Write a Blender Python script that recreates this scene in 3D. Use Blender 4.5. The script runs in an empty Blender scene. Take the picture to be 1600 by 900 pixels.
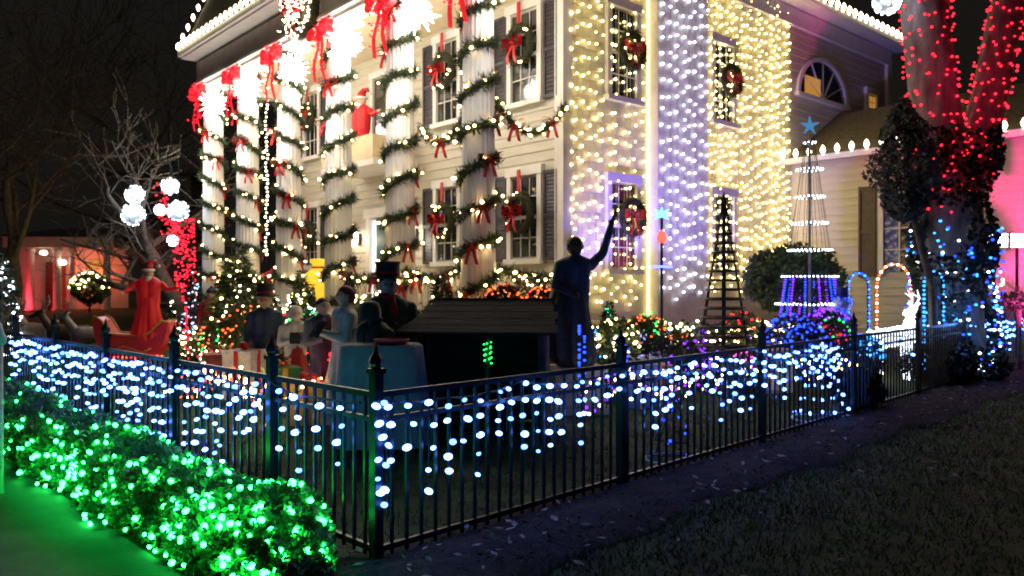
import bpy, math, random
import numpy as np
from mathutils import Vector, Matrix
random.seed(7); RNG = np.random.default_rng(7)
R = math.radians
S = bpy.context.scene
COL = S.collection

# ------------------------------------------------------------------ camera
F_PX, HOR, EYE = 1227.0, 443.0, 1.7
cd = bpy.data.cameras.new('camera'); cam = bpy.data.objects.new('camera', cd); COL.objects.link(cam)
cd.sensor_width = 36; cd.lens = 36 * F_PX / 1600; cd.shift_y = -(450 - HOR) / 1600
cd.clip_start = 0.05; cd.clip_end = 1000
cd.dof.use_dof = True; cd.dof.focus_distance = 2.2; cd.dof.aperture_fstop = 5.6   # slightly soft hand-held night focus
cam.location = (0, 0, EYE); cam.rotation_euler = (R(90), 0, 0)
S.camera = cam
# ------------------------------------------------------------------ night sky
w = bpy.data.worlds.new('World'); S.world = w; w.use_nodes = True
nt = w.node_tree; bg = nt.nodes['Background']
sky = nt.nodes.new('ShaderNodeTexSky'); sky.sky_type = 'NISHITA'; sky.sun_disc = False
sky.sun_elevation = R(-4); sky.sun_rotation = R(200)
mx = nt.nodes.new('ShaderNodeMix'); mx.data_type = 'RGBA'; mx.blend_type = 'ADD'; mx.inputs[0].default_value = 1
mx.inputs[7].default_value = (.075, .066, .054, 1)          # town glow in the night air
nt.links.new(sky.outputs[0], mx.inputs[6]); nt.links.new(mx.outputs[2], bg.inputs[0]); bg.inputs[1].default_value = 0.05
sd = bpy.data.lights.new('moon', 'SUN'); sd.energy = 0.012; sd.angle = R(12); sd.color = (.75, .85, 1)
so = bpy.data.objects.new('moon', sd); so.rotation_euler = (R(35), 0, R(-25)); COL.objects.link(so)
S.view_settings.view_transform = 'Standard'; S.view_settings.look = 'None'
S.view_settings.exposure = 1.0; S.view_settings.gamma = 1
cy = S.cycles
cy.use_denoising = True; cy.sample_clamp_indirect = 2.0; cy.sample_clamp_direct = 0
cy.max_bounces = 5; cy.diffuse_bounces = 2; cy.glossy_bounces = 2; cy.transmission_bounces = 3
cy.caustics_reflective = False; cy.caustics_refractive = False; cy.use_light_tree = True

# ------------------------------------------------------------------ helpers
def tag(o, label=None, cat=None, group=None, kind=None):
    if label: o['label'] = label
    if cat: o['category'] = cat
    if group: o['group'] = group
    if kind: o['kind'] = kind
    return o
def empty(name, loc=(0, 0, 0), rz=0.0, label=None, cat=None, group=None):
    o = bpy.data.objects.new(name, None); COL.objects.link(o); o.empty_display_size = .2
    o.location = loc; o.rotation_euler = (0, 0, rz)
    return tag(o, label, cat, group)
def P(px, py, Y): return Vector(((px - 800) / F_PX * Y, Y, EYE - (py - HOR) / F_PX * Y))

_M = {}
def mat(name, col=(.5, .5, .5), rough=.6, var=.15, scale=8.0, bump=0.0, metal=0.0, emit=None, strength=0.0, stretch=None, spec=.4):
    if name in _M: return _M[name]
    m = bpy.data.materials.new(name); m.use_nodes = True
    n, l = m.node_tree.nodes, m.node_tree.links
    b = n['Principled BSDF']
    b.inputs['Roughness'].default_value = rough; b.inputs['Metallic'].default_value = metal
    b.inputs['Specular IOR Level'].default_value = spec
    tc = n.new('ShaderNodeTexCoord'); mp = n.new('ShaderNodeMapping'); l.new(tc.outputs['Object'], mp.inputs[0])
    if stretch: mp.inputs['Scale'].default_value = stretch
    nz = n.new('ShaderNodeTexNoise'); nz.inputs['Scale'].default_value = scale; nz.inputs['Detail'].default_value = 6
    l.new(mp.outputs[0], nz.inputs[0])
    rp = n.new('ShaderNodeValToRGB'); l.new(nz.outputs['Fac'], rp.inputs[0])
    c0 = [max(0, c * (1 - var * 1.6)) for c in col]; c1 = [min(1, c * (1 + var)) for c in col]
    rp.color_ramp.elements[0].position = .3; rp.color_ramp.elements[1].position = .7
    rp.color_ramp.elements[0].color = (*c0, 1); rp.color_ramp.elements[1].color = (*c1, 1)
    l.new(rp.outputs[0], b.inputs['Base Color'])
    if bump:
        bp = n.new('ShaderNodeBump'); bp.inputs['Strength'].default_value = bump; bp.inputs['Distance'].default_value = .03
        n2 = n.new('ShaderNodeTexNoise'); n2.inputs['Scale'].default_value = scale * 4; n2.inputs['Detail'].default_value = 5
        l.new(mp.outputs[0], n2.inputs[0]); l.new(n2.outputs['Fac'], bp.inputs['Height']); l.new(bp.outputs[0], b.inputs['Normal'])
    if emit:
        b.inputs['Emission Color'].default_value = (*emit, 1); b.inputs['Emission Strength'].default_value = strength
    _M[name] = m
    return m
def glow(name, col, strength, sample=True):
    if name in _M: return _M[name]
    m = bpy.data.materials.new(name); m.use_nodes = True
    n, l = m.node_tree.nodes, m.node_tree.links
    n.remove(n['Principled BSDF'])
    e = n.new('ShaderNodeEmission'); e.inputs[0].default_value = (*col, 1); e.inputs[1].default_value = strength
    l.new(e.outputs[0], n['Material Output'].inputs[0])
    if not sample: m.cycles.emission_sampling = 'NONE'
    _M[name] = m
    return m

class MB:
    def __init__(s): s.v = []; s.f = []; s.m = []
    def add(s, vs, fs, mi=0):
        k = len(s.v); s.v += [tuple(p) for p in vs]; s.f += [tuple(i + k for i in f) for f in fs]; s.m += [mi] * len(fs)
        return s
    def box(s, c, d, mi=0, M=None):
        x, y, z = d[0] / 2, d[1] / 2, d[2] / 2
        vs = [Vector((sx * x, sy * y, sz * z)) for sz in (-1, 1) for sx, sy in ((-1, -1), (1, -1), (1, 1), (-1, 1))]
        if M is not None: vs = [M @ p for p in vs]
        vs = [p + Vector(c) for p in vs]
        return s.add(vs, [(3, 2, 1, 0), (4, 5, 6, 7), (0, 1, 5, 4), (1, 2, 6, 5), (2, 3, 7, 6), (3, 0, 4, 7)], mi)
    def bar(s, a, b, wd, th, mi=0):
        a, b = Vector(a), Vector(b); d = b - a; L = d.length
        q = d.to_track_quat('Z', 'Y').to_matrix()
        return s.box((a + b) / 2, (wd, th, L), mi, q)
    def tube(s, pts, r, n=8, mi=0, cap=True):
        pts = [Vector(p) for p in pts]; N = len(pts)
        if not hasattr(r, '__len__'): r = [r] * N
        vs = []; up = None
        for i, p in enumerate(pts):
            d = (pts[min(i + 1, N - 1)] - pts[max(i - 1, 0)])
            d = d.normalized() if d.length > 1e-9 else Vector((0, 0, 1))
            if up is None: up = d.orthogonal().normalized()
            up = up - d * up.dot(d); up = up.normalized() if up.length > 1e-6 else d.orthogonal().normalized()
            sd_ = d.cross(up)
            for k in range(n):
                a = 2 * math.pi * k / n; vs.append(p + (up * math.cos(a) + sd_ * math.sin(a)) * r[i])
        fs = [(i * n + k, i * n + (k + 1) % n, (i + 1) * n + (k + 1) % n, (i + 1) * n + k) for i in range(N - 1) for k in range(n)]
        if cap: fs += [tuple(range(n))[::-1], tuple((N - 1) * n + k for k in range(n))]
        return s.add(vs, fs, mi)
    def lathe(s, prof, n=16, c=(0, 0, 0), mi=0, flute=0.0, nf=0, sx=1, sy=1):
        vs = []; N = len(prof)
        for r, z in prof:
            for k in range(n):
                a = 2 * math.pi * k / n; rr = r * (1 - flute * (.5 + .5 * math.cos(nf * a))) if nf else r
                vs.append((c[0] + rr * math.cos(a) * sx, c[1] + rr * math.sin(a) * sy, c[2] + z))
        fs = [(i * n + k, i * n + (k + 1) % n, (i + 1) * n + (k + 1) % n, (i + 1) * n + k) for i in range(N - 1) for k in range(n)]
        fs += [tuple(range(n))[::-1], tuple((N - 1) * n + k for k in range(n))]
        return s.add(vs, fs, mi)
    def ball(s, c, r, seg=10, rings=6, mi=0):
        if not hasattr(r, '__len__'): r = (r, r, r)
        vs = [(c[0], c[1], c[2] + r[2])]
        for i in range(1, rings):
            t = math.pi * i / rings
            for k in range(seg):
                a = 2 * math.pi * k / seg
                vs.append((c[0] + r[0] * math.sin(t) * math.cos(a), c[1] + r[1] * math.sin(t) * math.sin(a), c[2] + r[2] * math.cos(t)))
        vs.append((c[0], c[1], c[2] - r[2])); L = len(vs) - 1
        fs = [(0, 1 + k, 1 + (k + 1) % seg) for k in range(seg)]
        for i in range(rings - 2):
            o = 1 + i * seg
            fs += [(o + k, o + seg + k, o + seg + (k + 1) % seg, o + (k + 1) % seg) for k in range(seg)]
        o = 1 + (rings - 2) * seg
        fs += [(L, o + (k + 1) % seg, o + k) for k in range(seg)]
        return s.add(vs, fs, mi)
    def mesh(s, name, mats, smooth=False):
        me = bpy.data.meshes.new(name); me.from_pydata(s.v, [], s.f)
        for m in (mats if isinstance(mats, (list, tuple)) else [mats]): me.materials.append(m)
        if any(s.m): me.polygons.foreach_set('material_index', s.m)
        if smooth: me.polygons.foreach_set('use_smooth', [True] * len(s.f))
        me.update(); return me
    def build(s, name, mats, parent=None, loc=(0, 0, 0), rz=0.0, smooth=False):
        return link(name, s.mesh(name, mats, smooth), parent, loc, rz)
def link(name, me, parent=None, loc=(0, 0, 0), rz=0.0):
    o = bpy.data.objects.new(name, me); COL.objects.link(o); o.parent = parent
    o.location = loc; o.rotation_euler = (0, 0, rz); return o
def bevel(o, wd=.01, seg=2):
    b = o.modifiers.new('b', 'BEVEL'); b.width = wd; b.segments = seg; b.limit_method = 'ANGLE'; return o

# many small faces at once (leaves, needles, blades), numpy
def soup(name, V, k, mats, parent=None, kind='stuff', mi=None):
    n = len(V) // k
    me = bpy.data.meshes.new(name)
    me.vertices.add(len(V)); me.vertices.foreach_set('co', V.astype(np.float32).ravel())
    me.loops.add(len(V)); me.loops.foreach_set('vertex_index', np.arange(len(V), dtype=np.int32))
    me.polygons.add(n); me.polygons.foreach_set('loop_start', np.arange(0, len(V), k, dtype=np.int32))
    for m in (mats if isinstance(mats, (list, tuple)) else [mats]): me.materials.append(m)
    if mi is not None: me.polygons.foreach_set('material_index', mi.astype(np.int32))
    me.update(calc_edges=True); me.validate()
    o = link(name, me, parent)
    if kind: o['kind'] = kind
    return o
def rnd_dirs(n):
    d = RNG.normal(size=(n, 3)); return d / np.linalg.norm(d, axis=1)[:, None]
def leaf_verts(pts, size, jitter=.5, aspect=.55):
    n = len(pts); a = rnd_dirs(n); b = np.cross(a, rnd_dirs(n)); b /= np.linalg.norm(b, axis=1)[:, None] + 1e-9
    sz = size * (1 - jitter * RNG.random(n))[:, None]
    a, b = a * sz, b * sz * aspect
    V = np.stack([pts - a, pts + b, pts + a, pts - b], 1)
    return V.reshape(-1, 3)
def needle_verts(pts, dirs, L, wd):
    n = len(pts); s_ = np.cross(dirs, rnd_dirs(n)); s_ /= np.linalg.norm(s_, axis=1)[:, None] + 1e-9
    L = (L * (.6 + .6 * RNG.random(n)))[:, None]
    return np.stack([pts - s_ * wd, pts + s_ * wd, pts + dirs * L], 1).reshape(-1, 3)

_ico = None
def ico():
    global _ico
    if _ico is None:
        t = (1 + 5 ** .5) / 2
        v = np.array([(-1, t, 0), (1, t, 0), (-1, -t, 0), (1, -t, 0), (0, -1, t), (0, 1, t), (0, -1, -t), (0, 1, -t), (t, 0, -1), (t, 0, 1), (-t, 0, -1), (-t, 0, 1)], float)
        v /= np.linalg.norm(v[0])
        f = [(0, 11, 5), (0, 5, 1), (0, 1, 7), (0, 7, 10), (0, 10, 11), (1, 5, 9), (5, 11, 4), (11, 10, 2), (10, 7, 6), (7, 1, 8), (3, 9, 4), (3, 4, 2), (3, 2, 6), (3, 6, 8), (3, 8, 9), (4, 9, 5), (2, 4, 11), (6, 2, 10), (8, 6, 7), (9, 8, 1)]
        _ico = v, f
    return _ico
def bulbs(pts, r, m, parent, name='bulbs', sz=.85):
    """joined mini-light bulbs of one string, too small to pick apart"""
    v, f = ico(); b = MB()
    for p in pts:
        q = v * np.array((r, r, r * sz)) * random.uniform(.8, 1.2) + np.array(p)
        b.add(q.tolist(), f)
    o = b.build(name, m, parent, smooth=True); o['kind'] = 'stuff'; return o
def poly(pts, step):
    """resample a polyline"""
    pts = [Vector(p) for p in pts]; out = []; carry = 0
    for a, b in zip(pts, pts[1:]):
        L = (b - a).length
        if L < 1e-9: continue
        d = carry
        while d < L: out.append(a.lerp(b, d / L)); d += step
        carry = d - L
    return out
def swag(a, b, dip, n=16):
    a, b = Vector(a), Vector(b)
    return [a.lerp(b, i / n) - Vector((0, 0, dip * 4 * (i / n) * (1 - i / n))) for i in range(n + 1)]
def point(name, loc, col, energy, r=.08, parent=None):
    d = bpy.data.lights.new(name, 'POINT'); d.energy = energy; d.color = col; d.shadow_soft_size = r
    o = bpy.data.objects.new(name, d); COL.objects.link(o); o.location = loc; o.parent = parent; return o

# ------------------------------------------------------------------ materials
WARM = glow('bulb_warm', (1, .68, .26), 15)
CURT = glow('bulb_curtain_warm', (1, .77, .27), 9)
CURTC = glow('bulb_curtain_cool', (.8, .78, 1), 5)
ICE = glow('bulb_icicle', (.075, .22, 1), 11)
GREENB = glow('bulb_green', (.016, 1, .12), 20)
REDB = glow('bulb_red', (1, .012, .03), 2.6)
BLUEB = glow('bulb_blue', (.015, .05, 1), 2.6)
CYANB = glow('bulb_cyan', (.03, .3, 1), 2.2)
PURPB = glow('bulb_purple', (.2, .02, 1), 2.0)
WHITEB = glow('bulb_white', (.8, .9, 1), 5)
C9 = glow('bulb_c9', (1, .86, .56), 6)
ORANGEB = glow('bulb_orange', (1, .1, .02), 2.6)
BLACKM = mat('black_iron', (.012, .013, .016), .35, .3, 30)
WIRE = mat('cable', (.015, .02, .018), .5, .2, 20)
CREAM = mat('cream_paint', (.56, .53, .43), .55, .07, 3, .15, stretch=(.6, .6, 3))
WHITE = mat('white_paint', (.76, .74, .7), .5, .05, 4, .1)
COLW = mat('column_paint', (.82, .81, .8), .5, .07, 3, .12)
SHUT = mat('shutter_paint', (.05, .045, .06), .5, .2, 10)
GLASS = mat('window_glass', (.02, .024, .026), .06, .3, 2, spec=.8)
GLASSA = mat('window_glass_amber', (.2, .12, .04), .1, .3, 2, emit=(1, .45, .08), strength=.22)
ROOFM = mat('shingle', (.13, .11, .07), .85, .3, 12, .4)
BRICKM = mat('brick', (.22, .12, .1), .8, .3, 9, .4)
CONC = mat('concrete', (.3, .3, .29), .8, .15, 5, .25)
GARL = mat('garland_needles', (.035, .06, .025), .7, .4, 20)
GARLC = mat('garland_core', (.03, .03, .015), .8, .4, 20)
REDC = mat('red_ribbon', (.5, .012, .02), .4, .2, 14)
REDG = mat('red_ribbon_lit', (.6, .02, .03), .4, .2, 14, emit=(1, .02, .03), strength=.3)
LEAF = mat('leaf_green', (.05, .09, .03), .6, .4, 7)
LEAFH = mat('hedge_leaf', (.14, .26, .1), .5, .4, 6)
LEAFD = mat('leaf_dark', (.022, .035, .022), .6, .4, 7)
BARK = mat('bark', (.17, .155, .165), .85, .3, 9, .6, stretch=(1, 1, .3))
BARKD = mat('bark_dark', (.11, .095, .075), .9, .3, 9, .5)

# ------------------------------------------------------------------ frames of the place
C = Vector((-.816, 4.72, 0)); FA = math.atan2(.712, .702)          # fence corner, direction of the right-hand run
FR = Vector((math.cos(FA), math.sin(FA), 0)); FL = Vector((-math.sin(FA), math.cos(FA), 0))
H = Vector((.978, 15.0, 0)); HA = math.atan2(.661, .7506)           # house corner; local x = along side wall, local y = along front
HM = Matrix.Translation(H) @ Matrix.Rotation(HA, 4, 'Z')
def hw(s, t, z): return HM @ Vector((s, t, z))
def g(x, y):
    d = Vector((x, y, 0)) - C; dr, dl = d.dot(FL), d.dot(FR)
    m = min(dr, dl)
    return min(.5, .06 * max(0, m - .3))
def at(px, Y): x = (px - 800) / F_PX * Y; return Vector((x, Y, g(x, Y)))

# ------------------------------------------------------------------ ground
xs = sorted(set([-150, -90, -50, -30, -20] + [x * .5 for x in range(-28, 41)] + [25, 35, 50, 90, 150]))
ys = sorted(set([-20, -8] + [y * .5 for y in range(0, 61)] + [34, 40, 60, 100, 200, 300]))
b = MB(); nx = len(xs)
b.v = [(x, y, g(x, y) + .006 * math.sin(x * 3.1) * math.cos(y * 2.7) * (abs(x) < 20)) for y in ys for x in xs]
b.f = [(j * nx + i, j * nx + i + 1, (j + 1) * nx + i + 1, (j + 1) * nx + i) for j in range(len(ys) - 1) for i in range(nx - 1)]; b.m = [0] * len(b.f)
LAWN = mat('lawn', (.03, .055, .014), .9, .45, 3, .6)
tag(b.build('lawn', LAWN, smooth=True), 'dark grass lawn around the house', kind='structure')
def fr(x, y, z=0): return C + FR * x + FL * y + Vector((0, 0, z))    # fence frame: x right run, y left run
# paved path in front of the hedge on the left
b = MB(); q = [fr(-.95, -3), fr(-.9, .5), fr(-.85, 3), fr(-.9, 6), fr(-.85, 14), fr(-9, 14), fr(-9, -3)]
b.add([p + Vector((0, 0, .012)) for p in q], [tuple(range(7))[::-1]])
PATH = mat('path_concrete', (.11, .12, .115), .7, .3, 1.5, .3)
tag(b.build('path', PATH), 'smooth paved path beside the hedge', kind='structure')
# mulch bed outside the right-hand fence
b = MB(); N = 110; K = 10; vs = []
for i in range(N + 1):
    x = -1.2 + i * .2; wd = .72 + .018 * x + .07 * math.sin(x * 1.7) + .05 * math.sin(x * 4.3)
    for k in range(K + 1):
        y = .25 - (wd + .25) * k / K; edge = math.sin(math.pi * k / K)
        p = fr(x, y); vs.append((p.x, p.y, .008 + .05 * edge + random.uniform(0, .022) * edge))
b.add(vs, [(i * (K + 1) + k, i * (K + 1) + k + 1, (i + 1) * (K + 1) + k + 1, (i + 1) * (K + 1) + k) for i in range(N) for k in range(K)])
MUL = mat('mulch', (.022, .018, .019), .95, .5, 25, 1.0)
bed = tag(b.build('mulch_bed', MUL), 'dark mulch bed along the fence', kind='structure')
n = 3600; u_ = RNG.random(n) ** 1.4 * 15 - 1; v_ = .2 - RNG.random(n) * 1.0
pts = np.array([tuple(fr(a, c, .045 + random.random() * .03)) for a, c in zip(u_, v_)])
V = leaf_verts(pts, .035, .6, .3); V[:, 2] = np.clip((V[:, 2] - .05) * .5 + .06, .02, .2)
tag(soup('mulch_chips', V, 4, mat('mulch_chip', (.045, .036, .034), .9, .5, 30)), 'loose dark bark chips on the bed', kind='stuff')
n = 260; u_ = RNG.random(n) ** 1.3 * 13 - .6; v_ = .1 - RNG.random(n) * 1.0
pts = np.array([tuple(fr(a, c, .09)) for a, c in zip(u_, v_)])
V = leaf_verts(pts, .055, .5, .5); V[:, 2] = (V[:, 2] - .09) * .35 + .095
tag(soup('fallen_leaves', V, 4, mat('dry_leaf', (.3, .24, .2), .8, .4, 12)), 'dry fallen leaves strewn over the mulch', kind='stuff')
pts = np.array([tuple(fr(a, -.9 - 5 * c * c, .035)) for a, c in zip(RNG.random(70) * 12, RNG.random(70))] + [tuple(fr(-1.0 - 2.5 * c, a, .03)) for a, c in zip(RNG.random(40) * 7 - 1, RNG.random(40))])
V = leaf_verts(pts, .05, .5, .55); V[:, 2] = (V[:, 2] - .035) * .3 + .045
tag(soup('fallen_leaves', V, 4, _M['dry_leaf']), 'a few dry leaves scattered on lawn and path', kind='stuff')
# grass blades on the near lawn and inside the fence
n = 70000
a = RNG.random(n) ** 1.5 * 16 - 1.5; c_ = -.72 - RNG.random(n) ** 1.3 * 6.5
n2 = 12000; a2 = RNG.random(n2) * 9; c2 = .15 + RNG.random(n2) * 4
a = np.concatenate([a, a2]); c_ = np.concatenate([c_, c2])
Rm = np.array([FR[:2], FL[:2]]); XY = np.array(C[:2]) + a[:, None] * Rm[0] + c_[:, None] * Rm[1]
dmin = np.minimum((XY - np.array(C[:2])) @ Rm[1], (XY - np.array(C[:2])) @ Rm[0])
Z = np.minimum(.5, .06 * np.maximum(0, dmin - .3))
pts = np.column_stack([XY, Z]); dirs = RNG.normal(size=(len(pts), 3)) * .5; dirs[:, 2] = 1; dirs /= np.linalg.norm(dirs, axis=1)[:, None]
tag(soup('grass', needle_verts(pts, dirs, .05, .005), 3, mat('grass_blade', (.055, .1, .024), .8, .5, 2, spec=.1)), 'short dark grass blades', kind='stuff')

# ------------------------------------------------------------------ house
house = empty('house', H, HA, 'cream two storey clapboard house with tall fluted columns and dark shutters', 'house')
FW, SW, TOP = 11.6, 14.2, 8.9
def board(L, axis):
    b = MB()
    pr = [(0, 0), (-.032, .004), (-.012, .205), (0, .205)]
    vs = []
    for x in (0, L):
        for d, z in pr: vs.append((d, x, z) if axis == 'y' else (x, d, z))
    f = [(0, 1, 5, 4), (1, 2, 6, 5), (2, 3, 7, 6), (3, 0, 4, 7), (0, 3, 2, 1), (4, 5, 6, 7)]
    return b.add(vs, f).mesh('siding_board', CREAM)
bf, bs = board(FW, 'y'), board(SW, 'x')
for i in range(42):
    z = .7 + i * .2
    if z < TOP - .2:
        link('siding_board', bf, house, (-.002, 0.13, z)); link('siding_board', bs, house, (.13, -.002, z))
MB().box((SW / 2, FW / 2, TOP / 2 + .1), (SW - .01, FW - .01, TOP - .2)).build('wall_core', CREAM, house)
MB().box((SW / 2 + .2, FW / 2 + .1, .42), (SW + .45, FW + .26, .56)).build('foundation', BRICKM, house)
for (x, y, a1, a2) in ((.03, .03, .2, .2), (SW - .05, -.03, .24, .14), (-.03, FW + .05, .14, .2)):
    MB().box((x, y, TOP / 2 + .3), (a1 + .04, a2 + .04, TOP - .62)).build('corner_board', WHITE, house)
MB().box((SW / 2, -.075, 8.66), (SW + .1, .1, .44)).build('frieze', WHITE, house)

def window(wall, c, z0, z1, wd=.78, pane=GLASS, cols=3, rows=4, shutters=True, right=True):
    """wall 'f': local y runs along; 's': local x runs along. pieces proud of the boards"""
    def bx(b, a, d, z, la, ld, lz, mi=0):
        return b.box((d, a, z) if wall == 'f' else (a, d, z), (ld, la, lz) if wall == 'f' else (la, ld, lz), mi)
    h = z1 - z0; zc = (z0 + z1) / 2
    b = MB()
    for sgn in (-1, 1): bx(b, c + sgn * (wd / 2 + .06), -.06, zc, .12, .1, h + .02)
    bx(b, c, -.065, z1 + .1, wd + .3, .13, .18); bx(b, c, -.05, zc, wd, .03, .07)
    wn = b.build('window', WHITE, house)
    b = MB(); bx(b, c, -.08, z0 - .06, wd + .32, .18, .1); b.build('sill', WHITE, wn)
    for k in (0, 1):
        b = MB(); hh = h / 2; zz = z0 + hh * (k + .5); bx(b, c, -.038 - .004 * k, zz, wd, .012, hh - .07); b.build('pane', pane, wn)
        b = MB()
        for i in range(1, cols): bx(b, c - wd / 2 + wd * i / cols, -.052, zz, .018, .016, hh - .08)
        b.build('muntin', WHITE, wn)
        for i in range(1, rows // 2):
            b = MB(); bx(b, c, -.06, z0 + hh * k + hh * i / (rows // 2), wd - .02, .016, .018); b.build('muntin', WHITE, wn)
    if shutters:
        for sgn in (-1, 1):
            if sgn == -1 and not right: continue
            a = c + sgn * (wd / 2 + .36)
            b = MB()
            for q in (-1, 1): bx(b, a + q * .17, -.065, zc, .05, .05, h + .1)
            for zz in (z0 - .02, zc, z1 + .02): bx(b, a, -.065, zz, .289, .046, .07)
            sh = b.build('shutter', SHUT, wn)
            b = MB(); n = 22; vs = []
            for i in range(n + 1):
                zz = z0 + h * i / n
                for dd in ((-.055, 0), (-.075, .001)):
                    for aa in (-.145, .145): vs.append((dd[0], a + aa, zz + dd[1]) if wall == 'f' else (a + aa, dd[0], zz + dd[1]))
            fs = []
            for i in range(n):
                o = i * 4; fs += [(o + 2, o + 3, o + 5, o + 4), (o, o + 1, o + 3, o + 2)]
            b.add(vs, fs); b.build('louvre', SHUT, wn)
    return wn
for c in (1.02, 3.6, 10.1):
    window('f', c, 2.2, 3.85); window('f', c, 5.35, 7.15)
for c in (1.67, 5.25):
    window('s', c, 2.0, 3.75, shutters=False); window('s', c, 5.5, 7.3, shutters=False)
window('s', 13.0, 6.5, 7.35, .55, GLASSA, shutters=False)
# half-round window on the far side wall
b = MB(); wn_r, cz, cx = 1.28, 6.75, 10.05
ring = []
for k in range(25):
    a = math.pi * k / 24
    for rr in (wn_r, wn_r + .13):
        for d in (-.03, -.1): ring.append((cx + rr * math.cos(a), d, cz + rr * .8 * math.sin(a)))
fs = []
for k in range(24):
    o = k * 4
    fs += [(o + 1, o + 3, o + 7, o + 5), (o, o + 1, o + 5, o + 4), (o + 3, o + 2, o + 6, o + 7)]
b.add(ring, fs); hr = b.build('window', WHITE, house)
b = MB(); b.add([(cx + wn_r * math.cos(math.pi * k / 24), -.04, cz + wn_r * .8 * math.sin(math.pi * k / 24)) for k in range(25)], [tuple(range(25))]); b.build('pane', GLASS, hr)
MB().box((cx, -.07, cz - .04), (2.9, .14, .1)).build('sill', WHITE, hr)
MB().box((cx - .55, -.047, cz + .28), (.85, .01, .5)).build('lit_blind', GLASSA, hr)
for k in range(1, 6):
    a = math.pi * k / 6; MB().bar((cx, -.058, cz), (cx + wn_r * math.cos(a), -.058, cz + wn_r * .8 * math.sin(a)), .03, .014).build('muntin', WHITE, hr)
# chimney
b = MB(); b.box((3.38, -.16, 5.2), (1.76, .3, 9.8)); bevel(b.build('chimney', mat('chimney_stucco', (.6, .57, .55), .7, .1, 3, .3), house), .015)
# main roof with eave
b = MB(); o_ = .5
b.box((SW / 2, FW / 2, 8.96), (SW + 2 * o_, FW + 2 * o_, .1)); b.build('eave', WHITE, house)
b = MB(); b.box((SW / 2, -o_ - .05, 9.0), (SW + 2 * o_ + .1, .1, .16)); b.build('gutter', WHITE, house)
b = MB(); x0, x1, y0, y1 = -o_, SW + o_, -o_, FW + o_
b.add([(x0, y0, 9.02), (x1, y0, 9.02), (x1, y1, 9.02), (x0, y1, 9.02), (5.5, FW / 2, 12.2), (9, FW / 2, 12.2)], [(0, 1, 5, 4), (1, 2, 5), (2, 3, 4, 5), (3, 0, 4), (3, 2, 1, 0)])
b.build('roof', ROOFM, house)
# portico
PT0, PT1 = -1.1, 11.2
MB().box((-1.45, 5.05, .88), (2.9, 12.6, .3)).build('porch_floor', mat('porch_board', (.3, .27, .23), .6, .2, 5, .2), house)
MB().box((-1.55, 5.05, .4), (2.6, 12.4, .66)).build('porch_base', BRICKM, house)
for k in range(3): MB().box((-3.1 - .3 * k, 6.1, .9 - .17 * k - .3), (.3, 2.4, .17 + .2)).build('step', CONC, house)
b = MB(); b.box((-2.72, (PT0 + PT1) / 2, 7.36), (.42, PT1 - PT0, .72)); ent = b.build('entablature', mat('entablature_paint', (.72, .63, .53), .55, .08, 3, .1), house)
MB().box((-1.25, PT1 - .2, 7.36), (2.5, .36, .71)).build('entablature', _M['entablature_paint'], house)
MB().box((-1.26, 5.05, 7.5), (2.48, 11.9, .08)).build('porch_ceiling', mat('ceiling_paint', (.7, .6, .4), .6, .06, 3), house)
MB().box((-2.78, 5.05, 7.1), (.56, 12.45, .06)).build('moulding', WHITE, house)
b = MB(); b.add([(-2.92, PT0, 7.722), (-2.92, PT1 + .02, 7.722), (-3.28, PT1 + .1, 7.9), (-3.28, PT0 - .1, 7.9), (0, PT0, 7.74), (0, PT1, 7.74)], [(0, 1, 2, 3)])
MB().box((-1.62, 5.05, 7.86), (3.36, 12.6, .12)).build('cornice', WHITE, house)
MB().box((-3.33, 5.05, 7.93), (.1, 12.66, .16)).build('gutter', WHITE, house)
b = MB(); e = .78
b.add([(-3.3, PT0 - .2, 7.97), (-3.3, 11.34, 7.97), (.3, 11.34, 7.97), (.3, PT0 - .2, 7.97), (-3.3 + e, PT0 + e, 10.1), (-3.3 + e, 11.34 - e, 10.1), (.3, 11.34 - e, 10.1), (.3, PT0 + e, 10.1)],
      [(0, 1, 5, 4)[::-1], (1, 2, 6, 5)[::-1], (4, 5, 6, 7)[::-1], (3, 0, 4, 7)[::-1]])
b.build('porch_roof', ROOFM, house)
prof = [(.29, 0), (.29, .02), (.286, .6), (.28, 1.6), (.27, 3), (.255, 4.4), (.24, 5.75)]
shaft = MB().lathe(prof, 96, flute=.075, nf=20).mesh('shaft', COLW, True)
cap = MB().lathe([(.245, 0), (.285, .03), (.285, .07), (.25, .09), (.25, .16), (.3, .2), (.36, .26), (.36, .28)], 24).box((0, 0, .315), (.78, .78, .07)).mesh('capital', COLW)
base = MB().lathe([(.36, .08), (.38, .11), (.38, .15), (.34, .18), (.31, .21)], 24).box((0, 0, .04), (.8, .8, .08)).mesh('base', COLW)
COLT = [-.64 + 2.3 * k for k in range(6)]
for t in COLT:
    c = empty('column', (-2.6, t, 1.032)); c.parent = house
    link('shaft', shaft, c, (0, 0, .2)); link('capital', cap, c, (0, 0, 5.72)); link('base', base, c)
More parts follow.
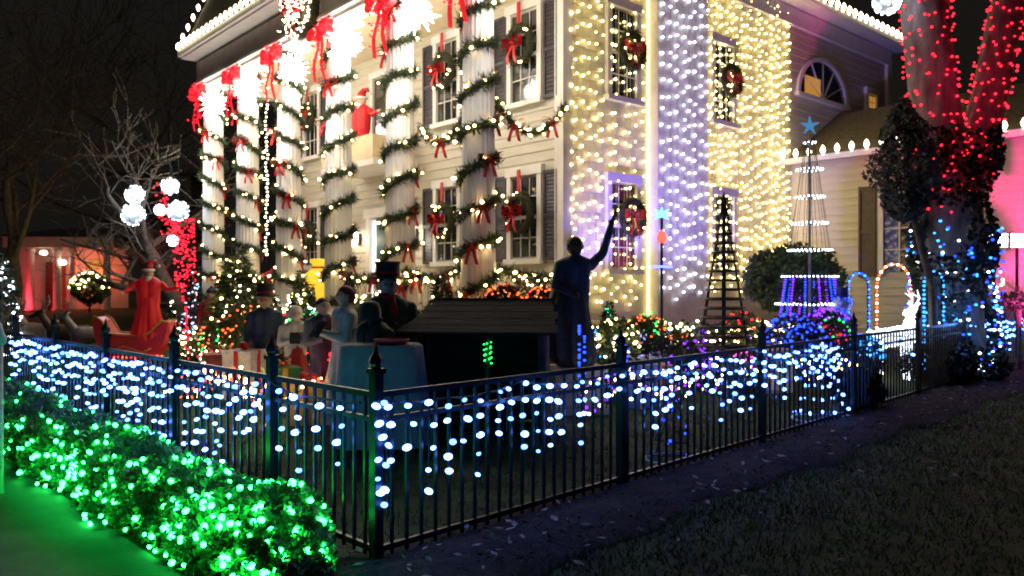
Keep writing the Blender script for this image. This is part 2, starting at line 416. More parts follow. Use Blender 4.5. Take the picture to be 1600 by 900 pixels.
# railings between columns
bal = MB().lathe([(.028, 0), (.02, .06), (.03, .16), (.018, .3), (.03, .5), (.02, .66), (.028, .72)], 8).mesh('baluster', WHITE, True)
def rail(a, b_, name='railing'):
    a, b_ = Vector(a), Vector(b_); r = MB().bar(a + Vector((0, 0, .82)), b_ + Vector((0, 0, .82)), .07, .07).build(name, WHITE, house)
    MB().bar(a + Vector((0, 0, .1)), b_ + Vector((0, 0, .1)), .06, .06).build('bottom_rail', WHITE, r)
    n = int((b_ - a).length / .16)
    for i in range(1, n): link('baluster', bal, r, a.lerp(b_, i / n) + Vector((0, 0, .1)))
for k in range(5):
    if k == 2: continue
    rail((-2.6, COLT[k] + .36, 1.03), (-2.6, COLT[k + 1] - .36, 1.03))
rail((-2.2, -.64, 1.03), (-.06, -.64, 1.03))
# front door, balcony
b = MB()
for sgn in (-1, 1): b.box((-.09, 6.1 + sgn * .78, 2.2), (.14, .16, 2.35))
b.box((-.1, 6.1, 3.48), (.18, 1.9, .22)); dr = b.build('front_door', WHITE, house)
MB().box((-.06, 6.1, 2.2), (.05, .96, 2.3)).build('door_leaf', mat('door_paint', (.05, .14, .15), .4, .1, 6), dr)
MB().ball((-.11, 6.45, 2.1), .04).build('handle', mat('brass', (.6, .42, .15), .3, .1, 9, metal=1), dr)
for sgn in (-1, 1): MB().box((-.055, 6.1 + sgn * .6, 2.3), (.03, .18, 2.0)).build('side_light', mat('lit_glass', (.5, .5, .5), .2, .1, 4, emit=(.8, .9, 1), strength=.7), dr)
bc = MB().box((-.62, 6.1, 4.5), (1.2, 2.5, .14)).build('balcony', WHITE, house)
MB().box((-1.2, 6.1, 4.85), (.05, 2.45, .55)).build('balcony_panel', mat('balcony_paint', (.68, .56, .34), .5, .06, 4), bc)
for sgn in (-1, 1): MB().box((-.62, 6.1 + sgn * 1.2, 4.85), (1.1, .05, .55)).build('balcony_panel', _M['balcony_paint'], bc)
b = MB()
for sgn in (-1, 1): b.box((-.06, 6.1 + sgn * .7, 5.75), (.1, .12, 2.3))
b.box((-.06, 6.1, 6.98), (.12, 1.6, .16)); bd = b.build('balcony_door', WHITE, house)
MB().box((-.04, 6.1, 5.72), (.02, 1.25, 2.3)).build('pane', GLASS, bd)
# low wing on the right: front faces the same way
wing = empty('house_wing', hw(8.4, 0, 0), HA, 'low cream wing with dark roof and eave lights, its right end lit pink', 'house wing')
bw = board(7.4, 'y')
for i in range(21): link('siding_board', bw, wing, (-.002, -7.4, .6 + .2 * i))
MB().box((2.6, -3.7 - .02, 2.4), (5.19, 7.3, 4.8)).build('wall_core', CREAM, wing)
b = MB(); b.add([(-.35, -7.7, 4.85), (-.35, -.02, 4.85), (2.6, -.02, 6.5), (2.6, -5.9, 6.5), (5.5, -7.7, 4.85), (5.5, -.02, 4.85)], [(0, 3, 2, 1), (0, 4, 3), (4, 5, 2, 3), (0, 1, 5, 4)])
b.build('roof', ROOFM, wing)
MB().box((-.4, -3.86, 4.83), (.1, 7.7, .14)).build('gutter', WHITE, wing)
b = MB()
for q in (-1, 1): b.box((-.07, -2.8 + q * .42, 3.0), (.1, .12, 2.2))
b.box((-.075, -2.8, 4.12), (.13, 1.2, .18)); ww = b.build('window', WHITE, wing)
MB().box((-.045, -2.8, 3.0), (.02, .74, 2.05)).build('pane', GLASS, ww)
for z in (2.5, 3.0, 3.5): MB().box((-.065, -2.8, z), (.02, .74, .03)).build('muntin', WHITE, ww)
MB().box((-.07, -2.8, 3.0), (.014, .03, 2.0)).build('muntin', WHITE, ww)
for q in (-1, 1):
    b = MB()
    for k in (-1, 1): b.box((-.07, -2.8 + q * .76 + k * .18, 2.95), (.05, .05, 2.2))
    for z in (1.9, 2.95, 4.0): b.box((-.068, -2.8 + q * .76, z), (.044, .31, .08))
    b.box((-.05, -2.8 + q * .76, 2.95), (.02, .32, 2.1)); b.build('shutter', mat('brown_shutter', (.1, .075, .05), .5, .2, 8), ww)

# ------------------------------------------------------------------ garlands, bows, wreaths
def garland(name, path, label, group, parentM=True, r=.07, dens=170, bstep=.17, bows=0, bm=WARM, br=.03):
    e = empty(name, H if parentM else (0, 0, 0), HA if parentM else 0, label, 'garland', group)
    pts = poly(path, .05)
    MB().tube(pts[::2] + [pts[-1]], r * .4, 6).build('core', GARLC, e)
    n = int(len(pts) * .05 * dens * 3); idx = RNG.integers(0, len(pts), n); A = np.array([tuple(p) for p in pts])
    d = rnd_dirs(n); soup('needles', needle_verts(A[idx] + RNG.normal(size=(n, 3)) * r * .3, d, r * 1.35, .012), 3, GARL, e)
    bp = []
    for p in poly(path, bstep):
        d_ = Vector(rnd_dirs(1)[0]) * r; d_.z *= .6; bp.append(tuple(p + d_ * 1.25))
    bulbs(bp, br, bm, e)
    for k in range(bows):
        p = Vector(pts[int(len(pts) * (k + .5) / bows)]) + Vector((-.06, -.06, 0))
        bow(p, .15, e)
    return e
def bow_mesh(s, m, tails=1.0):
    b = MB()
    for sg in (-1, 1):
        for tilt in (.35, -.15):
            L = []
            for i in range(11):
                a = 2 * math.pi * i / 10
                L.append((sg * (.5 - .5 * math.cos(a)) * s * 1.3, -.1 * s, math.sin(a) * .38 * s + tilt * (.5 - .5 * math.cos(a)) * s))
            vs = []
            for (x, y, z) in L: vs += [(x, y - .22 * s, z), (x, y + .22 * s, z)]
            b.add(vs, [(2 * i, 2 * i + 2, 2 * i + 3, 2 * i + 1) for i in range(10)])
        vs = []
        for i in range(7):
            k = i / 6; x = sg * (.1 + .5 * k) * s; z = -k * 1.9 * s * tails; yy = -.15 * s + .1 * s * math.sin(k * 7)
            vs += [(x - .18 * s, yy, z), (x + .18 * s, yy, z - (.12 * s if i == 6 else 0))]
        b.add(vs, [(2 * i, 2 * i + 1, 2 * i + 3, 2 * i + 2) for i in range(6)])
    b.ball((0, -.12 * s, 0), .2 * s, 8, 6)
    return b.mesh('bow', m, True)
_bow = {}
def bow(p, s, parent, m=REDC, rz=R(-45), tails=1.0, name='bow'):
    k = (round(s, 3), m.name, tails)
    if k not in _bow: _bow[k] = bow_mesh(s, m, tails)
    return link(name, _bow[k], parent, p, rz)
ORD = ['nearest', 'second nearest', 'third nearest', 'third from the far end', 'second from the far end', 'farthest']
for k, t in enumerate(COLT):
    path = []; turn = -1 if k >= 3 else 1; r0 = .34
    for i in range(0, 9 * 24 + 1):
        a = turn * 2 * math.pi * i / 24 + k; z = 1.25 + i / 24 * .64 + .03 * math.sin(i * .37 + k) + (.1 * math.sin(k * 2.1))
        rr = r0 - .035 - .05 * (z / 7); path.append((-2.6 + rr * math.cos(a), t + rr * math.sin(a), z))
    garland('column_garland', path, f'lit green garland wound around the {ORD[k]} porch column', 'garlands wound round the porch columns', bows=8, bstep=.15, r=.115, dens=210)
    e = empty('column_bow', hw(-3.02, t - .05, 6.55), HA, f'large glowing red bow at the top of the {ORD[k]} porch column', 'ribbon bow', 'red bows at the column tops')
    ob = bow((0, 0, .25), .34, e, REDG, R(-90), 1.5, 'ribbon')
    bp = []
    for i in range(46):
        bp.append((random.uniform(-.12, -.04), random.gauss(0, .2), random.uniform(-.55, .5)))
    bulbs(bp, .022, REDB, e)
# starburst lamps under the porch ceiling
for k in range(6):
    t = COLT[k] - (.8, .75, .5, .45, .42, .4)[k]
    c = hw(-2.75, t, 6.5)
    e = empty('starburst_lamp', c, HA, f'blazing white starburst lamp under the porch ceiling, beside the {ORD[k]} column', 'lamp', 'starburst lamps under the porch ceiling')
    b = MB(); b.ball((0, 0, 0), .2, 12, 8)
    for d in rnd_dirs(70):
        d = Vector(d); b.tube([d * .1, d * random.uniform(.26, .44)], [.022, .005], 4)
    b.build('burst', glow('starburst', (1, .95, .88), 9, True), e, smooth=True)
    MB().tube([(0, 0, .14), (0, 0, .74)], .008, 5).build('hanger', WIRE, e)
    point('starburst_fill', (-.8, 0, -1.5), (1, .9, .78), 36 if k else 14, .2, e); point('starburst_fill', (.5, -.3, -.2), (1, .86, .68), 36, .2, e)  # unseen points off the lamp; the front one added to brighten the columns
# wall lanterns beside door
for t, nm in ((4.85, 'right'), (7.45, 'left')):
    e = empty('wall_lantern', hw(-.12, t, 2.75), HA, f'bright white wall lantern to the {nm} of the front door', 'lantern', 'wall lanterns by the front door')
    MB().box((.03, 0, .1), (.06, .14, .3)).build('back_plate', BLACKM, e)
    MB().lathe([(.07, -.2), (.12, -.1), (.13, .15), (.09, .2)], 8, (-.14, 0, .1)).build('lamp_glass', glow('lantern_glow', (1, .88, .68), 7), e)
    MB().lathe([(.17, 0), (.1, .1), (.02, .16)], 8, (-.14, 0, .3)).build('lantern_cap', BLACKM, e)
    point('lantern_light', (-.3, 0, .1), (1, .85, .62), 12, .1, e)
def wreath(c, r, label, rz, bm=WARM, nb=26, bowm=REDC, axis='f', ribbon=True):
    e = empty('wreath', c, rz, label, 'wreath', 'wreaths on the windows')
    path = [(0, r * math.cos(2 * math.pi * i / 40), r * math.sin(2 * math.pi * i / 40)) for i in range(41)]
    MB().tube(path, r * .22, 8, cap=False).build('ring', GARLC, e, smooth=True)
    A = np.array(path); n = 1100; idx = RNG.integers(0, 40, n)
    soup('needles', needle_verts(A[idx] + RNG.normal(size=(n, 3)) * r * .1, rnd_dirs(n), r * .4, .012), 3, GARL, e)
    if nb: bulbs([tuple(Vector(path[random.randrange(40)]) + Vector((-.25 * r, random.uniform(-.2, .2) * r, random.uniform(-.2, .2) * r))) for _ in range(nb)], .022, bm, e)
    bow((-.3 * r, .25 * r, .1 * r), r * .62, e, bowm, R(-90), 1.0)
    if ribbon: MB().box((.02, .1 * r, r * 1.75), (.012, .1, r * 1.6)).build('ribbon', REDC, e)
    return e
for c, nm in ((1.02, 'rightmost'), (3.6, 'second from right'), (10.1, 'far left')):
    for z, fl in ((3.1, 'lower'), (6.45, 'upper')):
        wreath(hw(-.22, c, z), .34, f'green wreath with red bow on the {nm} {fl} front window', HA, nb=9 if c > 3 else 4)
for c, nm in ((1.67, 'before the chimney'), (5.25, 'past the chimney')):
    for z, fl in ((3.05, 'lower'), (6.45, 'upper')):
        if c > 5 and fl == 'lower': continue
        wreath(hw(c + .1, -.24, z), .33, f'dark wreath with red bow on the {fl} side window {nm}', HA + R(90), nb=4, ribbon=False)
we = wreath(hw(-3.1, 4.55, 7.4), .5, 'big sparkling white-lit wreath hung on the porch entablature', HA, C9, 90, REDC, ribbon=False)
bulbs([(-.2 - random.random() * .1, random.gauss(0, .26), random.gauss(0, .24)) for _ in range(120)], .017, C9, we)
# rail and mid-height swags
for k in range(5):
    if k == 2: continue
    garland('railing_garland', swag((-2.72, COLT[k] + .3, 1.95), (-2.72, COLT[k + 1] - .3, 1.95), .18), f'lit garland swagged on the porch rail beyond the {ORD[k]} column', 'garlands on the porch rail', bows=2, bstep=.11, r=.11)
garland('railing_garland', swag((-2.3, -.78, 1.95), (-.1, -.78, 1.95), .15), 'lit garland on the rail between the nearest column and the wall', 'garlands on the porch rail', bows=2, bstep=.11, r=.11)
garland('porch_swag', swag((-2.3, -.7, 4.7), (-.1, -.15, 5.05), .5), 'yellow-lit garland swag from the nearest column to the house corner', 'porch swags', bows=2, bstep=.09, r=.09, bm=CURT)
garland('porch_swag', swag((-2.4, .0, 4.55), (-2.4, 1.3, 4.55), .35), 'short lit garland swag between the two nearest columns', 'porch swags', bows=1, bstep=.1, r=.09)

# string lights on roof edges: each bulb its own
c9 = MB().lathe([(.012, -.02), (.02, 0), (.045, .05), (.05, .08), (.035, .13), (.008, .17)], 10).mesh('bulb', C9, True)
def roofline(path, step, label, down=False, sc=1.0):
    e = empty('roof_light_string', H, HA, label, 'light string', 'bulb strings along the roof edges')
    MB().tube(path, .008, 4).build('cable', WIRE, e)
    for p in poly(path, step):
        o = link('bulb', c9, e, p + Vector((0, 0, .01))); o.scale = (sc, sc, sc)
roofline([(-3.42, PT0, 8.0), (-3.42, 11.4, 8.0)], .3, 'white bulbs along the front edge of the porch roof')
roofline([(-3.36, 11.42, 8.05), (-3.36 + .8, 11.42 - .8, 10.1)], .3, 'white bulbs up the hip of the porch roof')
roofline([(7.0, -.63, 9.05), (14.7, -.63, 9.05)], .34, 'white bulbs along the side eave of the main roof', sc=1.2)
roofline([(14.75, -.5, 9.05), (14.75, 1.5, 9.05)], .34, 'few white bulbs at the far end of the main eave')
roofline([(8.4 - .47, -.05, 4.9), (8.4 - .47, -7.6, 4.9)], .36, 'white bulbs along the low wing eave', sc=1.2)

# ------------------------------------------------------------------ light curtains on the side wall
def curtain(x0, x1, d, z0, z1, step, bst, m, label, r=.027, skip=()):
    e = empty('light_curtain', H, HA, label, 'light curtain', 'light curtains on the side wall')
    x = x0
    while x < x1:
        dd = d - random.uniform(0, .03); xx = x + random.uniform(-.04, .04)
        zb = z0 + random.uniform(0, .35)
        st = MB().tube([(xx, dd, z1), (xx + .02, dd - .01, (z0 + z1) / 2), (xx, dd, zb)], .005, 3).build('strand', mat('clear_cable', (.5, .5, .45), .5, .1, 9), e)
        z = z1 - random.random() * bst; bp = []
        while z > zb:
            bp.append((xx + random.uniform(-.035, .035), dd - random.uniform(0, .03), z)); z -= bst * random.uniform(.75, 1.3)
        bulbs(bp, r, m, st)
        x += step * random.uniform(.8, 1.2)
curtain(.12, 2.42, -.07, 1.2, 8.75, .19, .29, CURT, 'warm light curtain on the wall between house corner and chimney')
curtain(2.58, 4.2, -.345, 1.2, 8.8, .23, .28, CURTC, 'cool white light curtain down the chimney face', .032)
curtain(4.35, 8.3, -.07, 1.4, 8.75, .155, .24, CURT, 'dense golden light curtain on the wall past the chimney')
e = empty('rope_light', H, HA, 'bright yellow rope light running up beside the chimney', 'rope light')
MB().tube([(2.44, -.09, .9), (2.44, -.09, 8.8)], .03, 8).build('tube', glow('rope_yellow', (1, .84, .34), 1.5), e)
# purple floodlight at the chimney foot
def flood(px, Y, z, col, energy, target, label, ang=90, emit=3, sz=.22):
    p = at(px, Y); p.z = z if z is not None else p.z + .25
    e = empty('floodlight', p, 0, label, 'floodlight')
    d = (Vector(target) - p); rz = math.atan2(d.y, d.x); e.rotation_euler.z = rz
    MB().box((0, 0, 0), (.12, sz, sz * .75)).build('housing', BLACKM, e)
    MB().box((.064, 0, 0), (.01, sz * .9, sz * .65)).build('lens', glow('lens_%d' % int(px), col, emit, False), e)
    MB().box((-.02, 0, -.16), (.05, .05, .16)).build('bracket', BLACKM, e)
    ld = bpy.data.lights.new('flood', 'SPOT'); ld.energy = energy; ld.color = col; ld.spot_size = R(ang); ld.spot_blend = .8; ld.shadow_soft_size = .08
    lo = bpy.data.objects.new('flood', ld); COL.objects.link(lo); lo.parent = e
    lo.location = (.1, 0, 0); dd = Matrix.Rotation(-rz, 3, 'Z') @ d
    lo.rotation_euler = dd.to_track_quat('-Z', 'Y').to_euler()
    return e
flood(1000, 12.6, None, (.26, .18, 1), 1100, hw(3.4, 0, 3.2), 'purple floodlight on the lawn aimed at the chimney', 85, 2, .12)

# ------------------------------------------------------------------ fences
def fence(rz, sgn, posts, xmax, label, arch_from=None):
    f = empty('iron_fence', C, rz, label, 'fence', 'iron fences meeting at the corner')
    top, mid, low = 1.03, .88, .1
    post = MB().box((0, 0, .58), (.062, .062, 1.16)).box((0, 0, 1.175), (.084, .084, .03)).lathe([(.03, 0), (.045, .03), (.045, .06), (.02, .09), (.012, .12), (.002, .16)], 8, (0, 0, 1.19)).mesh('post', BLACKM)
    pk = MB().box((0, 0, .535), (.018, .018, .97)).mesh('picket', BLACKM)
    for p in posts: link('post', post, f, (p, 0, 0))
    for z, hgt in ((top, .035), (mid, .03), (low, .035)):
        if z == low and False: continue
        MB().box((xmax / 2, 0, z), (xmax, .028, hgt)).build('rail', BLACKM, f)
    x = .115
    while x < xmax:
        if min(abs(x - p) for p in posts) > .07: link('picket', pk, f, (x, 0, 0))
        x += .115
    return f
PR = [0, 2.44, 4.88, 7.32, 9.76]
fr_ = fence(FA, 1, PR, 11.9, 'black iron picket fence along the dark lawn on the right')
PL = [1.26, 2.96, 4.66, 6.36, 8.06, 9.76, 11.5]
fl_ = fence(FA + R(90), -1, PL, 12.2, 'black iron picket fence behind the green hedge')
# arched gate section further along
ga = empty('arched_gate', fr(12.0, .0), FA, 'arched iron gate panel beyond the big tree', 'gate')
for x in (0.1, 2.7, 5.3): MB().box((x, 0, .72), (.09, .09, 1.44)).ball((x, 0, 1.5), .06, 8, 6).build('post', BLACKM, ga)
for k in range(2):
    x0 = .1 + 2.6 * k
    arc = [(x0 + 2.6 * i / 14, 0, 1.1 + .3 * math.sin(math.pi * i / 14)) for i in range(15)]
    MB().tube(arc, .022, 6).build('arched_rail', BLACKM, ga); MB().tube([(p[0], 0, p[2] - .2) for p in arc], .018, 6).build('arched_rail', BLACKM, ga)
    MB().box((x0 + 1.3, 0, .12), (2.6, .03, .03)).build('rail', BLACKM, ga)
    for i in range(1, 20):
        x = x0 + .13 * i; h = 1.25 + .3 * math.sin(math.pi * (x - x0) / 2.6)
        MB().box((x, 0, h / 2), (.018, .018, h)).build('picket', BLACKM, ga)
# icicle lights, one string per stretch of fence
ib = MB().ball((0, 0, 0), (.031, .031, .026), 12, 8).mesh('bulb', ICE, True)
ib2 = MB().ball((0, 0, 0), (.026, .026, .024), 12, 8).mesh('bulb', glow('bulb_icicle_weak', (.075, .22, 1), 4.5), True)
def icicles(rz, x0, x1, side, label, dens, lmin, lmax, zt=1.0, sc=1.0):
    e = empty('icicle_lights', C, rz, label, 'icicle lights', 'icicle light strings on the fence')
    ztop = lambda x: zt - .05 * abs(math.sin(x * 2.6)) - .01 * math.sin(x * 9)
    MB().tube([(x0 + (x1 - x0) * i / 10, side * .045, ztop(x0 + (x1 - x0) * i / 10)) for i in range(11)], .008, 4).build('cable', WIRE, e)
    n = int((x1 - x0) * dens); pat = [.35, .8, .5, 1.0, .6, .25, .9, .45]
    for i in range(n):
        x = x0 + (x1 - x0) * (i + random.uniform(.2, .8)) / n
        L = lmin + (lmax - lmin) * pat[(i + random.randrange(2)) % 8] * random.uniform(.75, 1.1)
        w_ = MB().tube([(x, side * .05, ztop(x)), (x + random.uniform(-.03, .03), side * .06, ztop(x) - L)], .006, 4).build('drop_wire', WIRE, e)
        z = ztop(x) - random.uniform(.0, .05)
        while z > ztop(x) - L - .02:
            o = link('bulb', ib if random.random() < .72 else ib2, e, (x + random.uniform(-.03, .03), side * (.055 + random.random() * .02), z))
            o.rotation_euler = (random.uniform(-.3, .3), random.uniform(-.35, .35), 0); s_ = sc * random.uniform(.58, .95); o.scale = (s_, s_, s_ * .8)
            z -= random.uniform(.085, .15)
names_r = ['corner post and second post of the right fence', 'second and third post of the right fence', 'third and fourth post of the right fence']
for k in range(2): icicles(FA, PR[k] + .02, PR[k + 1] - .04, -1, 'white icicle lights between ' + names_r[k], 7.2, .04, .62)
icicles(FA, PR[2], PR[2] + 1.9, -1, 'white icicle lights past the third post of the right fence', 9, .06, .6)
icicles(FA, 12.15, 17.2, -1, 'icicle lights on the arched gate past the forked tree', 6, .08, .6)
icicles(FA, 7.4, 9.6, -1, 'sparse icicle lights just before the forked tree', 2.2, .02, .3)
icicles(FA, -.06, .05, -1, 'long icicle strand hanging down the fence corner post', 20, .45, .75)
LR = FA + R(90)
for k, (a, b_) in enumerate(((.1, 1.2), (1.3, 2.9), (3.0, 4.6), (4.72, 6.3), (6.42, 8.0))):
    icicles(LR, a, b_, 1, 'blue white icicle lights on the left fence, ' + ['right beside the corner post', 'one stretch left of the corner', 'two stretches left of the corner', 'three stretches left of the corner', 'farthest left stretch'][k], [4.5, 9, 11, 10, 10][k], .06, [.6, .75, .8, .75, .65][k], 1.0, 1.0)

# ------------------------------------------------------------------ green-lit hedge
hd = empty('clipped_hedge', fr(-.5, 4), 0, 'low leafy hedge glowing green in front of the left fence', 'hedge')
def hedge_top(y): return .37 + .04 * math.sin(y * 2.3 + .5) + .03 * math.sin(y * 5.1) + .022 * y
def hedge_pt(y, a, rad=1.0):
    """a: 0 front foot .. pi back foot"""
    end = min(1.0, ((y + .12) / .5)) if y < .38 else 1.0; end = max(end, 0) ** .5
    hx, hz = .37 * (1 + .12 * math.sin(y * 3.7)) * rad * end, hedge_top(y) * rad * end
    ca, sa = math.cos(a), math.sin(a)
    sx = math.copysign(abs(ca) ** .6, ca); sz = max(sa, 0) ** .55
    return fr(-.52 - sx * hx, y, .02 + sz * hz)
inv = hd.location
b = MB(); NY, NA = 60, 12; vs = []
for i in range(NY + 1):
    y = -.1 + 9.6 * (i / NY) ** 1.2
    for k in range(NA + 1): vs.append(hedge_pt(y, math.pi * k / NA, .86) - inv)
b.add(vs, [(i * (NA + 1) + k, i * (NA + 1) + k + 1, (i + 1) * (NA + 1) + k + 1, (i + 1) * (NA + 1) + k) for i in range(NY) for k in range(NA)])
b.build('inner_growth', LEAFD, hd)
n = 42000; yy = -.12 + 9.6 * RNG.random(n) ** 1.7; aa = math.pi * RNG.random(n); rr = .84 + .2 * RNG.random(n)
pts = np.array([tuple(hedge_pt(y, a, r) - inv) for y, a, r in zip(yy, aa, rr)]) + RNG.normal(size=(n, 3)) * .018
pts[:, 2] = np.maximum(pts[:, 2], .01)
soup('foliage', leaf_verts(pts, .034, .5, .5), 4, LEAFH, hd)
nl = empty('net_lights', hd.location, 0, 'green net lights spread over the low hedge', 'net lights')
gb = MB().lathe([(.004, .03), (.014, .022), (.017, .0), (.014, -.016), (.004, -.024)], 8).mesh('bulb', GREENB, True)
for i in range(298):
    y = (-.1 + 3.2 * random.random()) if i % 2 else (2.6 + 6.2 * random.random()); a = math.pi * .8 * random.random() ** 1.9
    if i % 5 == 0: y, a = random.uniform(-.05, .75), math.pi * random.uniform(.02, .9)
    o = link('bulb', gb, nl, hedge_pt(max(y, -.02), a, 1.06) - inv); o.rotation_euler = (random.uniform(-1, 1), random.uniform(-1, 1), 0)
    s_ = random.uniform(.5, .85); o.scale = (s_ * 1.3, s_ * 1.3, s_ * .9)

# white post at the left edge
e = empty('white_post', at(1, 6.3), 0, 'pale round post at the left edge beside the hedge', 'post')
e.location.z = 0; e.location.x -= .05
WHITE_, WHITE = WHITE, mat('grey_post_paint', (.34, .36, .4), .6, .2, 6, .2)
MB().lathe([(.07, 0), (.065, .04), (.06, 1.2)], 16).build('shaft', WHITE, e, smooth=True)
MB().lathe([(.06, 1.2), (.085, 1.22), (.085, 1.27), (.07, 1.3), (.05, 1.38), (.005, 1.42)], 16).build('cap', WHITE, e, smooth=True)
WHITE = WHITE_

# ------------------------------------------------------------------ figures: one continuous surface from tapered capsules
SKIN = mat('figure_face', (.62, .4, .32), .5, .08, 9)
def cmat(n, c, r=.6): return mat(n, c, r, .18, 9, .15)
def capsule(b, p0, r0, p1, r1, n=12):
    p0, p1 = Vector(p0), Vector(p1); d = p1 - p0
    if d.length < 1e-5: d = Vector((0, 0, 1e-4)); p1 = p0 + d
    u = d.normalized(); pts = []; rs = []
    for k in range(4): a = math.pi / 2 * (1 - k / 4); pts.append(p0 - u * r0 * math.sin(a)); rs.append(max(r0 * math.cos(a), r0 * .05))
    pts.append(p0); rs.append(r0); pts.append(p1); rs.append(r1)
    for k in range(1, 5): a = math.pi / 2 * k / 4; pts.append(p1 + u * r1 * math.sin(a)); rs.append(max(r1 * math.cos(a), r1 * .05))
    b.tube(pts, rs, n)
def blend(name, caps, parent, voxel=.022, smooth=4, fold=0.0):
    b = MB()
    for p0, r0, p1, r1, m in caps: capsule(b, p0, r0, p1, r1)
    tmp = bpy.data.objects.new('tmp', b.mesh('tmp', SKIN)); COL.objects.link(tmp)
    md = tmp.modifiers.new('r', 'REMESH'); md.mode = 'VOXEL'; md.voxel_size = voxel; md.use_smooth_shade = True
    if smooth: ms = tmp.modifiers.new('s', 'SMOOTH'); ms.iterations = smooth; ms.factor = .5
    dg = bpy.context.evaluated_depsgraph_get()
    me = bpy.data.meshes.new_from_object(tmp.evaluated_get(dg)); me.name = name
    bpy.data.objects.remove(tmp)
    if fold:
        co = np.zeros(len(me.vertices) * 3, np.float32); me.vertices.foreach_get('co', co); co = co.reshape(-1, 3)
        th = np.arctan2(co[:, 1], co[:, 0]); k_ = np.clip((fold - co[:, 2]) / fold, 0, 1) * np.clip(co[:, 2] / .1, 0, 1)
        f_ = 1 + k_ * (.16 * np.sin(th * 9 + 1.5 * np.sin(th * 2) + co[:, 2] * 1.5) + .06 * np.sin(th * 17)); co[:, 0] *= f_; co[:, 1] *= f_
        me.vertices.foreach_set('co', co.ravel())
    nf = len(me.polygons); cen = np.zeros(nf * 3, np.float32); me.polygons.foreach_get('center', cen); cen = cen.reshape(-1, 3)
    best = np.full(nf, 1e9); mi = np.zeros(nf, int); mats = []
    me.materials.clear()
    for p0, r0, p1, r1, m in caps:
        if m not in mats: mats.append(m); me.materials.append(m)
        p0, p1 = np.array(p0, float), np.array(p1, float); d = p1 - p0; L2 = max(d @ d, 1e-9)
        t = np.clip(((cen - p0) @ d) / L2, 0, 1); dist = np.linalg.norm(cen - (p0 + t[:, None] * d), axis=1) - (r0 + (r1 - r0) * t)
        k = dist < best; best[k] = dist[k]; mi[k] = mats.index(m)
    me.polygons.foreach_set('material_index', mi.astype(np.int32)); me.polygons.foreach_set('use_smooth', [True] * nf)
    me.update()
    return link(name, me, parent)
EYEM = mat('figure_eye', (.015, .012, .01), .3, .1, 9)
def human(h, coat, lower, hair, skirt=True, SKIN=SKIN, cape=None, arms='book', shoe=None, stout=1.0, sleeve=None):
    shoe = shoe or cmat('shoe_black', (.02, .018, .016)); sleeve = sleeve or coat; w_ = stout; c = []
    A = lambda p0, r0, p1, r1, m: c.append((tuple(x * h for x in p0), r0 * h, tuple(x * h for x in p1), r1 * h, m))
    A((0, 0, .925), .06, (0, -.004, .905), .056, SKIN); A((0, .0, .88), .035, (0, .005, .82), .038, SKIN)
    A((0, -.062, .918), .01, (0, -.066, .91), .012, SKIN)
    for s in (-1, 1): A((s * .024, -.057, .932), .0065, (s * .024, -.058, .932), .0065, EYEM); A((s * .062, .0, .925), .012, (s * .062, 0, .91), .01, SKIN)
    A((0, .014, .94), .063, (0, .03, .915), .058, hair)
    A((-.085 * w_, .005, .785), .055, (.085 * w_, .005, .785), .055, coat)
    for s in (-1, 1): A((s * .045 * w_, 0, .77), .085 * w_, (s * .04 * w_, 0, .52), .08 * w_, coat)
    if skirt: A((0, 0, .52), .1 * w_, (0, 0, .1), .165 * w_, lower); A((0, 0, .14), .16 * w_, (0, 0, .07), .17 * w_, lower)
    else:
        for s in (-1, 1): A((s * .05, 0, .5), .07 * w_, (s * .055, -.005, .27), .052, lower); A((s * .055, -.005, .27), .052, (s * .06, .01, .06), .038, lower)
    for s in (-1, 1): A((s * .06, .01, .03), .03, (s * .065, -.075, .025), .026, shoe)
    if cape: A((-.03, .04, .74), .1, (-.07, .05, .36), .17, cape); A((-.07, .05, .36), .17, (-.03, .03, .12), .16, cape)
    sh = [(s * .135 * w_, .005, .775) for s in (-1, 1)]
    if arms == 'book': el = [(s * .17, -.03, .61) for s in (-1, 1)]; ha = [(s * .06, -.17, .66) for s in (-1, 1)]
    elif arms == 'down': el = [(s * .175, .0, .6) for s in (-1, 1)]; ha = [(s * .17, -.06, .46) for s in (-1, 1)]
    elif arms == 'wide': el = [(-.24, -.05, .7), (.24, -.05, .7)]; ha = [(-.3, -.14, .66), (.38, -.1, .72)]
    elif arms == 'raise': el = [(-.19, -.05, .62), (.22, -.03, .87)]; ha = [(-.1, -.16, .56), (.275, -.06, 1.08)]
    for k in (0, 1):
        A(sh[k], .045, el[k], .036, sleeve); A(el[k], .036, ha[k], .027, sleeve); d = (Vector(ha[k]) - Vector(el[k])).normalized() * .05
        A(ha[k], .024, tuple(Vector(ha[k]) + d), .02, SKIN)
        A(tuple(Vector(ha[k]) + d * .2), .012, tuple(Vector(ha[k]) + d * .6 + Vector((.03 * (1 if k == 0 else -1), 0, .015))), .009, SKIN)
    return c
